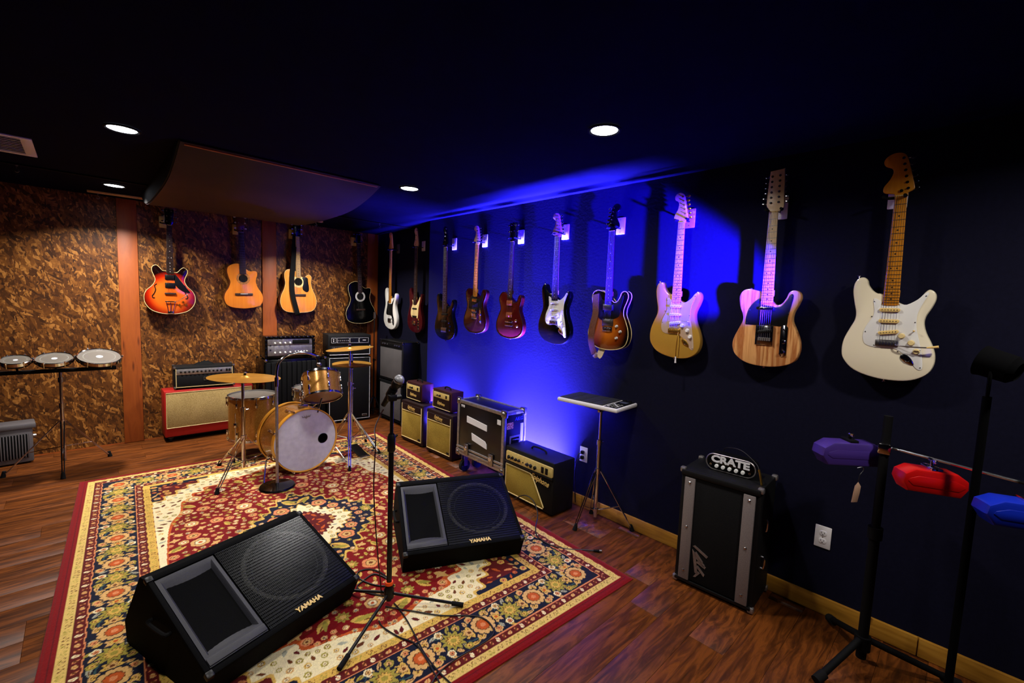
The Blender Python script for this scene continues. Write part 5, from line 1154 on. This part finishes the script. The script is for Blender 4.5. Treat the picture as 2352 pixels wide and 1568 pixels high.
# cymbals and their stands
def cymbal(label, c, R, n, dark=False):
    n = Vector(n).normalized(); q = Vector((0, 0, 1)).rotation_difference(n)
    t = thing('cymbal', label, 'cymbal', c, rot=q.to_euler(), group='bronze cymbals')
    pr = [(.006, R*.085), (R*.05, R*.083), (R*.10, R*.062), (R*.15, R*.03), (R*.18, R*.022)]+[(R*(.18+.82*k/12), R*.022*(1-k/12)+(.0005 if k % 2 else 0)) for k in range(1, 13)]
    pr += [(R, -.001), (R*.18, R*.022-.002), (R*.10, R*.055), (.006, R*.078)]
    G().lathe(pr, n=64, closed=True).build('disc', 'brass', t); G().cyl((0, 0, R*.085), (0, 0, R*.085+.014), .010, 12).build('felt', 'matte', t); G().box(-.014, .014, -.003, .003, R*.085+.014, R*.085+.026, .002).build('wing_nut', 'chrome', t)
    return t
def tripod_stand(name, label, cat, x, y, ztop, spread, zj, zb, angs, r=.011, top=None, tilt=None, lean=None, group=None, m='chrome', foot=.016, tiers=((.55, 1.3), (1, 1)), double=True):
    t = thing(name, label, cat, (x, y, 0), 0, group)
    zc = zj+(ztop-zj)*.45
    G().cyl((0, 0, zb-.05), (0, 0, zc), r*1.25, 14).build('lower_tube', m, t); G().cyl((0, 0, zc-.02), (0, 0, ztop), r*.85, 12).build('upper_tube', m, t)
    G().cyl((0, 0, zc-.015), (0, 0, zc+.02), r*1.7, 14).cyl((0, 0, zc), (r*3.2, 0, zc), r*.45, 8).box(r*2.8, r*3.6, -.012, .012, zc-.004, zc+.004, .002).build('height_clamp', m, t)
    G().cyl((0, 0, zj-.018), (0, 0, zj+.018), r*1.9, 14).build('leg_collar', m, t); G().cyl((0, 0, zb-.012), (0, 0, zb+.012), r*1.8, 14).build('lower_collar', m, t)
    for i, a in enumerate(angs):
        sp = spread[i] if isinstance(spread, (list, tuple)) else spread
        a = rad(a); dx, dy = cos(a), sin(a); px, py = -dy*.010, dx*.010; g = G()
        for s in ((-1, 1) if double else (0,)):
            g.tube([(dx*.02+px*s, dy*.02+py*s, zj), (dx*sp*.97+px*s*.8, dy*sp*.97+py*s*.8, .022)], .0042 if double else .008, 6, 1)
        l = g.build('leg', m, t); zz = zb; f_ = .62
        G().tube([(dx*.014, dy*.014, zb), (dx*(.02+(sp-.02)*f_), dy*(.02+(sp-.02)*f_), zj+(.022-zj)*f_)], .0042, 6, 1).build('leg_brace', m, t)
        G().frust((dx*sp, dy*sp, .0), (dx*(sp-.012), dy*(sp-.012), .042), foot, foot*.6, 12).build('rubber_foot', 'rubber', l)
    return t
def angs_to(x, y, pts): return [math.degrees(math.atan2(b-y, a-x)) for a, b in pts], [math.hypot(b-y, a-x) for a, b in pts]
RZ = .0098
def on_rug(o): o.location.z = RZ; return o
a_, s_ = angs_to(-1.76, -1.50, [(-2.02, -1.855), (-1.885, -1.22), (-1.46, -1.46)])
on_rug(tripod_stand('cymbal_stand', 'chrome double-braced stand under the large cymbal left of the bass drum', 'cymbal stand', -1.76, -1.50, .82, s_, .30, .09, a_, .013, foot=.017))
cymbal('largest bronze cymbal, above the floor tom', (-1.745, -1.50, .812), .268, (.062, -.002, 1))
a_, s_ = angs_to(-.90, -1.62, [(-1.07, -2.018), (-.63, -1.60), (-1.02, -1.36)])
on_rug(tripod_stand('cymbal_stand', 'chrome stand carrying the tilted upper cymbal right of the drums', 'cymbal stand', -.90, -1.62, 1.035, s_, .40, .16, a_, .011, foot=.014))
cymbal('tilted upper cymbal right of the small tom', (-.903, -1.63, 1.032), .211, (-.083, .055, 1))
a_, s_ = angs_to(-.825, -1.50, [(-.66, -1.76), (-.60, -1.35), (-1.05, -1.42)])
t = on_rug(tripod_stand('hi_hat_stand', 'chrome hi-hat stand with foot pedal behind the cymbal stand', 'cymbal stand', -.825, -1.50, .95, s_, .34, .12, a_, .010, foot=.014))
G().box(-.045, .045, -.13, .13, 0, .010, .003).build('foot_pedal', 'black', t, (.0, -.16, .03), (.18, 0, 0)); G().box(-.05, .05, -.02, .02, 0, .02, .003).build('pedal_heel', 'chrome', t, (0, -.29, .0))
for nz, l in ((.852, 'lower hi-hat cymbal of the pair right of the small tom'), (.868, 'upper hi-hat cymbal of the pair right of the small tom')): cymbal(l, (-.825, -1.50, nz), .180, (-.011, -.021, 1 if nz > .86 else -1))
# straight stand with round base, arched gooseneck and condenser microphone
t = thing('gooseneck_stand', 'chrome microphone stand with arched gooseneck and black round base', 'microphone stand', (-1.64, -1.984, .0085))
lab(G().lathe([(.128, 0), (.130, .006), (.122, .016), (.06, .026), (.02, .034), (0, .034)], n=48).build('round_base', 'gloss_black', t), 'heavy glossy black base')
G().cyl((0, 0, .03), (0, 0, .84), .011, 14).build('pole', 'satin', t); G().cyl((0, 0, .80), (0, 0, .87), .015, 14).build('clutch', 'chrome', t)
G().tube([(0, 0, .85), (.003, 0, .92), (.02, 0, .985), (.07, 0, 1.032), (.16, .0, 1.052), (.24, 0, 1.042), (.30, 0, 1.018)], .0095, 10, 6).build('gooseneck', 'chrome', t)
t2 = thing('drum_microphone', 'small black microphone hanging from the gooseneck above the tilted tom', 'microphone', (-1.333, -1.984, 1.02))
G().box(-.016, .016, -.012, .012, -.014, .012, .005).build('clip', 'black', t2); G().cyl((.004, 0, -.012), (.012, 0, -.052), .011, 14).build('body', 'black', t2); G().ball((.014, 0, -.062), .020, 14).build('grille', 'steel', t2)
# rototoms
t = thing('drum_rack_stand', 'chrome tripod stand with black bar carrying three shallow drums', 'stand', (-2.848, -.60, 0))
G().box(-.34, .34, -.014, .014, .82, .85, .004).build('cross_bar', 'matte', t); G().cyl((0, 0, .09), (0, 0, .55), .014, 14).build('lower_tube', 'chrome', t); G().cyl((0, 0, .5), (0, 0, .83), .0105, 12).build('upper_tube', 'chrome', t); G().cyl((0, 0, .53), (0, 0, .57), .019, 14).build('height_clamp', 'chrome', t)
G().cyl((0, 0, .74), (0, 0, .78), .018, 14).build('top_clamp', 'chrome', t)
G().cyl((0, 0, .40), (0, 0, .43), .021, 14).build('leg_collar', 'chrome', t); G().cyl((0, 0, .20), (0, 0, .22), .019, 14).build('lower_collar', 'chrome', t)
for a, sp in ((-92, .20), (38, .36), (165, .36)):
    a = rad(a); dx, dy = cos(a), sin(a); px, py = -dy*.010, dx*.010; g = G()
    for s in (-1, 1): g.tube([(dx*.02+px*s, dy*.02+py*s, .42), (dx*sp*.95+px*s*.6, dy*sp*.95+py*s*.6, .03)], .0045, 6, 1)
    l = g.build('leg', 'chrome', t); G().tube([(0, 0, .21), (dx*sp*.6, dy*sp*.6, .18)], .0045, 6, 1).build('leg_brace', 'chrome', t); G().frust((dx*sp, dy*sp, 0), (dx*(sp-.01), dy*(sp-.01), .05), .017, .011, 12).build('rubber_foot', 'rubber', l)
RL = ['smallest of the three shallow drums, at the left edge', 'middle-sized shallow drum of the three on the black bar', 'largest of the three shallow drums, beside the timber post']
for (x, R_, tl), l in zip(((-3.078, .082, .30), (-2.873, .107, .30), (-2.613, .134, .36)), RL):
    t = thing('rototom', l, 'drum', (x, -.70, .945), rot=(tl, -.03 if x < -2.7 else .06, 0), group='shallow drums on the black bar')
    G().lathe([(R_, -.022), (R_+.008, -.020), (R_+.008, .004), (R_+.002, .008), (R_-.002, .004)], n=48, closed=True).build('rim', 'chrome', t); G().lathe([(0, .001), (R_-.002, .001)], n=48).build('drumhead', 'clearhead', t)
    G().lathe([(0, .0015), (R_*.16, .0015), (R_*.16, .0005)], n=24).build('head_dot', 'drumhead', t)
    G().lathe([(R_*.72, .0014), (R_*.75, .0014)], n=40).build('head_ring', 'surround', t)
    G().lathe([(R_+.004, -.022), (R_-.01, -.040), (R_*.3, -.055), (.012, -.058)], n=24).build('spider', 'matte', t); G().cyl((0, .02, -.115), (0, 0, -.05), .007, 10).build('post', 'matte', t)
    for k in range(6):
        a = 2*pi*k/6; G().cyl(((R_+.010)*cos(a), (R_+.010)*sin(a), .010), ((R_+.006)*cos(a), (R_+.006)*sin(a), -.034), .003, 8).cyl(((R_+.010)*cos(a), (R_+.010)*sin(a), .004), ((R_+.010)*cos(a), (R_+.010)*sin(a), .013), .0055, 8).build('tension_rod', 'chrome', t)
# vocal microphone stand in front
MX, MY = -1.654, -3.79
t = thing('microphone_stand', 'black tripod microphone stand with orange collar in front of the monitors', 'microphone stand', (MX, MY, .009))
G().cyl((0, 0, .03), (0, 0, .86), .0125, 14).build('outer_tube', 'black', t); G().cyl((0, 0, .84), (0, 0, 1.05), .0085, 12).build('inner_tube', 'black', t)
G().lathe([(.012, .78), (.019, .79), (.019, .855), (.014, .87)], n=20).cyl((0, 0, .84), (.03, 0, .86), .006, 8).build('height_clutch', 'black', t)
lab(G().lathe([(.013, .112), (.019, .112), (.020, .120), (.019, .128), (.013, .128)], n=24).build('collar', 'red_on', t), 'orange plastic collar')
G().lathe([(.014, .040), (.024, .045), (.024, .088), (.015, .108)], n=20).build('leg_hub', 'black', t)
for fx_, fy_ in ((-1.99, -4.01), (-1.385, -4.03), (-1.765, -3.56)):
    dx, dy = fx_-MX, fy_-MY; L = math.hypot(dx, dy); l = G().tube([(dx/L*.018, dy/L*.018, .066), (dx, dy, .012)], .0075, 8, 1).build('leg', 'black', t); G().tube([(dx*.86, dy*.86, .018), (dx*1.02, dy*1.02, .010)], .011, 10, 1).build('rubber_foot', 'rubber', l)
G().box(-.020, .020, -.014, .014, 0, .030, .004).build('boom_clamp', 'black', t, (0, 0, 1.03))
G().cyl((.02, 0, 1.045), (.045, 0, 1.045), .012, 12).build('clamp_knob', 'black', t)
t = thing('vocal_microphone', 'black vocal microphone with round silver grille on the front stand', 'microphone', (-1.622, -3.795, 1.137))
G().ball((0, 0, 0), .0255, 20).build('grille', 'meshball', t); lab(t.children[0], 'silver mesh ball')
d_ = Vector((-.10, .28, -.42)).normalized(); G().lathe([(.024, .012), (.0245, .026), (.019, .045), (.0125, .15), (.012, .165), (0, .166)], (0, 0, 0), d_, 20).build('body', 'black', t)
G().lathe([(.0255, -.003), (.0265, 0), (.0255, .003)], (0, 0, 0), d_, 24).build('band', 'steel', t)
G().lathe([(.021, .055), (.022, .06), (.020, .10), (.018, .10)], (0, 0, 0), d_, 16).cyl(d_*.08, (-.030, .006, -.078), .008, 8).build('clip', 'black', t)
t = tag(G().tube([(-1.66, -3.72, .985), (-1.675, -3.71, .95), (-1.715, -3.74, .90), (-1.735, -3.79, .85), (-1.742, -3.79, .65), (-1.730, -3.79, .45), (-1.715, -3.79, .28), (-1.69, -3.77, .14), (-1.655, -3.72, .03), (-1.60, -3.66, .014)], .0032, 6, 5).build('microphone_cable', mat('dark_red_cable', (44, 8, 8), .5)), 'thin dark red cable hanging beside the front microphone stand', 'cable')
# cables on the rug and the floor
CB1 = [(-1.671, -3.788, 0.013), (-1.652, -3.817, 0.013), (-1.586, -3.906, 0.013), (-1.498, -4.021, 0.013), (-1.37, -4.139, 0.013), (-1.365, -4.239, 0.013), (-1.422, -4.283, 0.013), (-1.603, -4.277, 0.013), (-1.7, -4.29, 0.013), (-1.77, -4.324, 0.013)]
CB2 = [(-1.742, -3.858, 0.013), (-1.747, -3.91, 0.013), (-1.724, -4.008, 0.013), (-1.688, -4.11, 0.013), (-1.721, -4.311, 0.013), (-1.737, -4.379, 0.013)]
CB3 = [(-1.628, -3.795, 0.013), (-1.629, -3.844, 0.013), (-1.642, -3.944, 0.013), (-1.666, -4.062, 0.013), (-1.688, -4.165, 0.013), (-1.697, -4.292, 0.013), (-1.687, -4.423, 0.013)]
CB4 = [(-1.566, -3.682, 0.02), (-1.555, -3.544, 0.013), (-1.589, -3.458, 0.013), (-1.643, -3.438, 0.013), (-1.671, -3.482, 0.013), (-1.647, -3.576, 0.013), (-1.595, -3.644, 0.013), (-1.56, -3.601, 0.013), (-1.591, -3.513, 0.013), (-1.67, -3.532, 0.013), (-1.714, -3.566, 0.013), (-1.683, -3.648, 0.013), (-1.634, -3.717, 0.013)]
CB5 = [(-0.385, -3.362, 0.04), (-0.385, -3.474, 0.11), (-0.403, -3.58, 0.11), (-0.448, -3.668, 0.06), (-0.545, -3.741, 0.02), (-0.607, -3.82, 0.014), (-0.618, -3.931, 0.013), (-0.569, -4.026, 0.008), (-0.513, -4.085, 0.008), (-0.449, -4.154, 0.009)]
def floor_cable(label, pts, r=.0032, m='cable', ends=None):
    return tag(G().tube(pts, r, 6, 5).build('floor_cable', m), label, 'cable')
floor_cable('black cable looping on the rug right of the front microphone stand', CB1)
floor_cable('black cable curving from the stand foot off the bottom of the picture', CB2)
floor_cable('third black cable running from the stand foot over the rug border', CB3)
floor_cable('coiled black cable beside the large wedge monitor corner', CB4, .004)
floor_cable('black power cord ending on the wood floor by the drum pad stand', CB5, .0042)
e = CB5[-1]; p = Vector(CB5[-1])-Vector(CB5[-2]); p.normalize(); t = thing('cord_plug', 'plug with steel tip at the end of the black power cord on the floor', 'plug', e, rot=Vector((1, 0, 0)).rotation_difference(p).to_euler())
G().frust((-.005, 0, 0), (.030, 0, 0), .006, .0085, 12).build('sleeve', 'rubber', t); G().cyl((.030, 0, 0), (.046, 0, 0), .0085, 12).build('tip', 'steel', t)
# electronic drum pad and stand
t = thing('percussion_pad', 'white-edged electronic drum pad with black pads on a chrome stand', 'drum pad', (-.297, -3.913, .850), -1.495)
w_, d = .47, .285
G().box(-w_/2, w_/2, 0, d, 0, .028, .010).build('body', 'white', t)
wp = .345
for i in range(4):
    for j in range(2): G().box(-w_/2+.012+i*wp/4+.001, -w_/2+.012+(i+1)*wp/4-.001, .014+j*(d-.028)/2+.001, .014+(j+1)*(d-.028)/2-.001, .026, .0335, .003).build('rubber_pad', 'pad_rubber', t)
cp = G().box(w_/2-.104, w_/2-.010, .012, d-.012, .024, .0295, .002).build('control_panel', 'black', t)
G().box(w_/2-.085, w_/2-.035, d-.10, d-.055, .0293, .0305).build('display', 'screen', cp)
for i in range(3):
    for j in range(4): G().box(w_/2-.090+i*.026, w_/2-.074+i*.026, .030+j*.028, .042+j*.028, .029, .032, .001).build('button', 'surround' if (i+j) % 3 else 'paper', cp)
for i in range(2): G().lathe([(0, .010), (.008, .010), (.009, 0)], (w_/2-.075+i*.035, d-.030, .029), (0, 0, 1), 14).build('control_knob', 'black', cp)
px_, py_ = -.170, -3.955
a_, s_ = angs_to(px_, py_, [(-.330, -3.905), (-.03, -4.165), (-.04, -3.83)])
t = tripod_stand('pad_stand', 'chrome tripod stand under the electronic drum pad', 'stand', px_, py_, .835, s_, .395, .115, a_, .011, foot=.017)
G().box(-.09, .09, -.07, .07, .838, .850, .003).build('mount_plate', 'black', t); G().cyl((-.03, 0, .815), (.03, 0, .815), .009, 10).build('tilt_bolt', 'chrome', t)
# wall outlets
def outlet(y, z, label, plugs=False):
    t = thing('wall_outlet', label, 'outlet', (0, y, z), -pi/2, 'duplex outlets')
    G().box(-.035, .035, -.006, 0, -.057, .057, .003).build('cover_plate', 'white', t)
    for dz in (-.020, .020):
        s = G().slab([(.0165*cos(a)*1.0, dz+max(min(.0165*sin(a), .0135), -.0135)) for a in [2*pi*i/24 for i in range(24)]], -.008, -.004, .001).build('socket', 'white', t)
        G().box(-.0075, -.0055, -.0086, -.007, dz-.001, dz+.007).box(.0055, .0075, -.0086, -.007, dz-.001, dz+.007).cyl((0, -.0086, dz-.007), (0, -.007, dz-.007), .0025, 8).build('slots', 'matte', s)
        if plugs: q = G().box(-.013, .013, -.034, -.008, dz-.013, dz+.013, .006).build('plug', 'black', t); G().tube([(0, -.03, dz), (-.02, -.045, dz-.02), (-.04, -.045, dz-.09), (-.05, -.03, dz-.20), (-.04, -.02, .0-z+.02)], .0032, 6, 4).build('cord', 'cable', q)
    G().frust((0, -.0075, 0), (0, -.005, 0), .0022, .003, 8).build('screw', 'steel', t)
outlet(-3.706, .404, 'white wall outlet with two black plugs behind the combo amplifier', True)
outlet(-5.226, .396, 'white wall outlet on the black wall right of the tall cabinet')
# percussion blocks on their stand
SX, SY = -.30, -5.455
t = thing('percussion_rack', 'black stand with chrome rod carrying three coloured plastic blocks', 'stand', (SX, SY, 0))
G().cyl((0, 0, .05), (0, 0, .62), .019, 16).build('lower_tube', 'matte', t); G().cyl((0, 0, .60), (0, 0, 1.12), .016, 14).build('upper_tube', 'matte', t); G().cyl((0, 0, .59), (0, 0, .64), .026, 16).build('height_clamp', 'matte', t)
G().cyl((0, 0, .09), (0, 0, .15), .030, 16).build('leg_hub', 'matte', t)
for fx_, fy_ in ((-.55, -5.35), (-.12, -5.75), (-.06, -5.30)):
    dx, dy = fx_-SX, fy_-SY; L = math.hypot(dx, dy); l = G().tube([(dx/L*.02, dy/L*.02, .135), (dx, dy, .024)], .014, 10, 1).build('leg', 'matte', t); G().tube([(dx*.86, dy*.86, .036), (dx*1.03, dy*1.03, .020)], .0195, 10, 1).build('rubber_foot', 'rubber', l)
A = Vector((.03, .0, .985)); B = Vector((-.30, -.50, 1.02)); G().tube([A+(A-B)*.04, B], .0065, 8, 1).build('cross_rod', 'chrome', t)
G().box(-.022, .022, -.022, .022, .96, 1.005, .006).build('rod_clamp', 'chrome', t)
def block(label, c, L, hgt, dpt, m, rz, tilt, clampx=None):
    t = thing('jam_block', label, 'percussion block', c, rot=(0, tilt, rz), group='plastic percussion blocks')
    h2 = hgt/2; o = [(-L/2, -.2*h2), (-L/2*.96, .50*h2), (-L/2*.66, h2), (L/2*.62, h2), (L/2*.96, .50*h2), (L/2, -.2*h2), (L/2*.80, -h2), (-L/2*.80, -h2)]
    G().slab(o, -dpt/2, dpt/2, .010).build('body', m, t)
    G().slab([(a*.86, -dpt/2*0+b_*.0+(.018 if k in (2, 3) else -.018 if k in (6, 7) else b_*.3)) for k, (a, b_) in enumerate(o)], -dpt/2-.0015, -dpt/2+.004, .001).build('sound_slot', m, t)
    k = G().box(-.018, .018, -dpt/2*.8, dpt/2*.8, h2-.002, h2+.010, .003).cyl((0, 0, h2), (0, 0, h2+.03), .007, 10).build('clamp', 'chrome' if m != 'purple_block' else 'matte', t)
    G().box(-.004, .004, -.022, .022, h2+.022, h2+.036, .003).build('wing_bolt', 'chrome', k)
    for xx in (-L/2*.9, L/2*.9): G().cyl((xx, -dpt/2*.5-.004, h2*.1), (xx, -dpt/2*.5+.01, h2*.1), .006, 10).build('end_bolt', 'chrome', t)
    return t
block('purple plastic percussion block on the black stand', (-.305, -5.335, .935), .265, .10, .085, 'purple_block', -.80, .00)
block('red plastic percussion block between the purple and blue ones', (-.475, -5.605, .940), .205, .085, .08, 'red_block', -.98, .06)
block('blue plastic percussion block at the right edge of the picture', (-.56, -5.84, .925), .25, .085, .08, 'blue_block', -1.05, .03)
t = thing('suede_tag', 'tan suede tag hanging under the purple percussion block', 'tag', (-.335, -5.385, .885), rot=(0, 0, -.8))
G().tube([(-.01, 0, .0), (.012, 0, .004), (.016, 0, -.010), (.004, 0, -.030), (0, 0, -.062)], .0014, 6, 4).build('hook_wire', 'steel', t)
G().slab([(-.012, -.080), (0, -.062), (.012, -.080), (.010, -.11), (.004, -.150), (-.020, -.152), (-.016, -.11)], -.0015, .0015, .0004).build('tag_strip', 'tagm', t)
# black LED par lamp on a stand, its beam on the wall
t = thing('par_lamp', 'black LED par lamp on a black stand right of the aged white guitar', 'stage lamp', (-.55, -5.69, 1.40), rot=(0, 0, 0))
aim = (Vector((0, -4.16, 1.86))-Vector((-.55, -5.69, 1.40))).normalized(); qq = Vector((0, 0, 1)).rotation_difference(aim)
mt = qq.to_matrix().to_4x4()
G().lathe([(.030, -.10), (.045, -.085), (.048, -.02), (.052, -.006), (.046, -.006), (.044, -.018), (0, -.018)], n=32).xf(mt).build('housing', 'void', t); G().lathe([(0, -.016), (.043, -.016)], n=28).xf(mt).build('lens', 'blue_lens', t)
G().tube([(.05, -.03, -.02), (.055, -.03, -.06), (.03, -.03, -.105), (0, -.03, -.12), (-.03, -.03, -.105), (-.055, -.03, -.06), (-.05, -.03, -.02)], .005, 6, 4).build('yoke', 'void', t)
G().cyl((0, -.03, -.12), (0, -.03, -1.36), .012, 12).build('stand_pole', 'void', t)
for k in range(3): a = rad(60+120*k); l = G().tube([(0, -.03, -1.20), (.26*cos(a), -.03+.26*sin(a), -1.418)], .010, 8, 1).build('leg', 'void', t); G().ball((.265*cos(a), -.03+.265*sin(a), -1.417), .012, 8).build('rubber_foot', 'rubber', l)
# uplights lying behind the amplifiers
for y, l in ((-2.02, 'black LED bar lying behind the small oxblood cabinets'), (-3.10, 'black LED bar lying behind the flight case')):
    t = thing('led_bar', l, 'stage lamp', (-.042, y, 0), 0); hl = .29 if y > -2.5 else .42; G().box(-.020, .020, -hl, hl, .002, .055, .005).build('housing', 'matte', t)
    for k in range(6): G().lathe([(0, .001), (.011, .001), (.012, 0)], (0, (k-2.5)*hl/3.2, .055), (0, 0, 1), 14).build('lens', 'blue_lens', t)
# thin stand in the corner
t = tripod_stand('corner_stand', 'slim black folded stand in the dark corner beside the bass cabinet', 'stand', -.055, -.42, 1.30, .12, .25, .08, (80, 200, 320), .008, m='black', foot=.010, double=False)
G().cyl((0, 0, 1.25), (0, 0, 1.33), .012, 10).build('cap', 'steel', t)
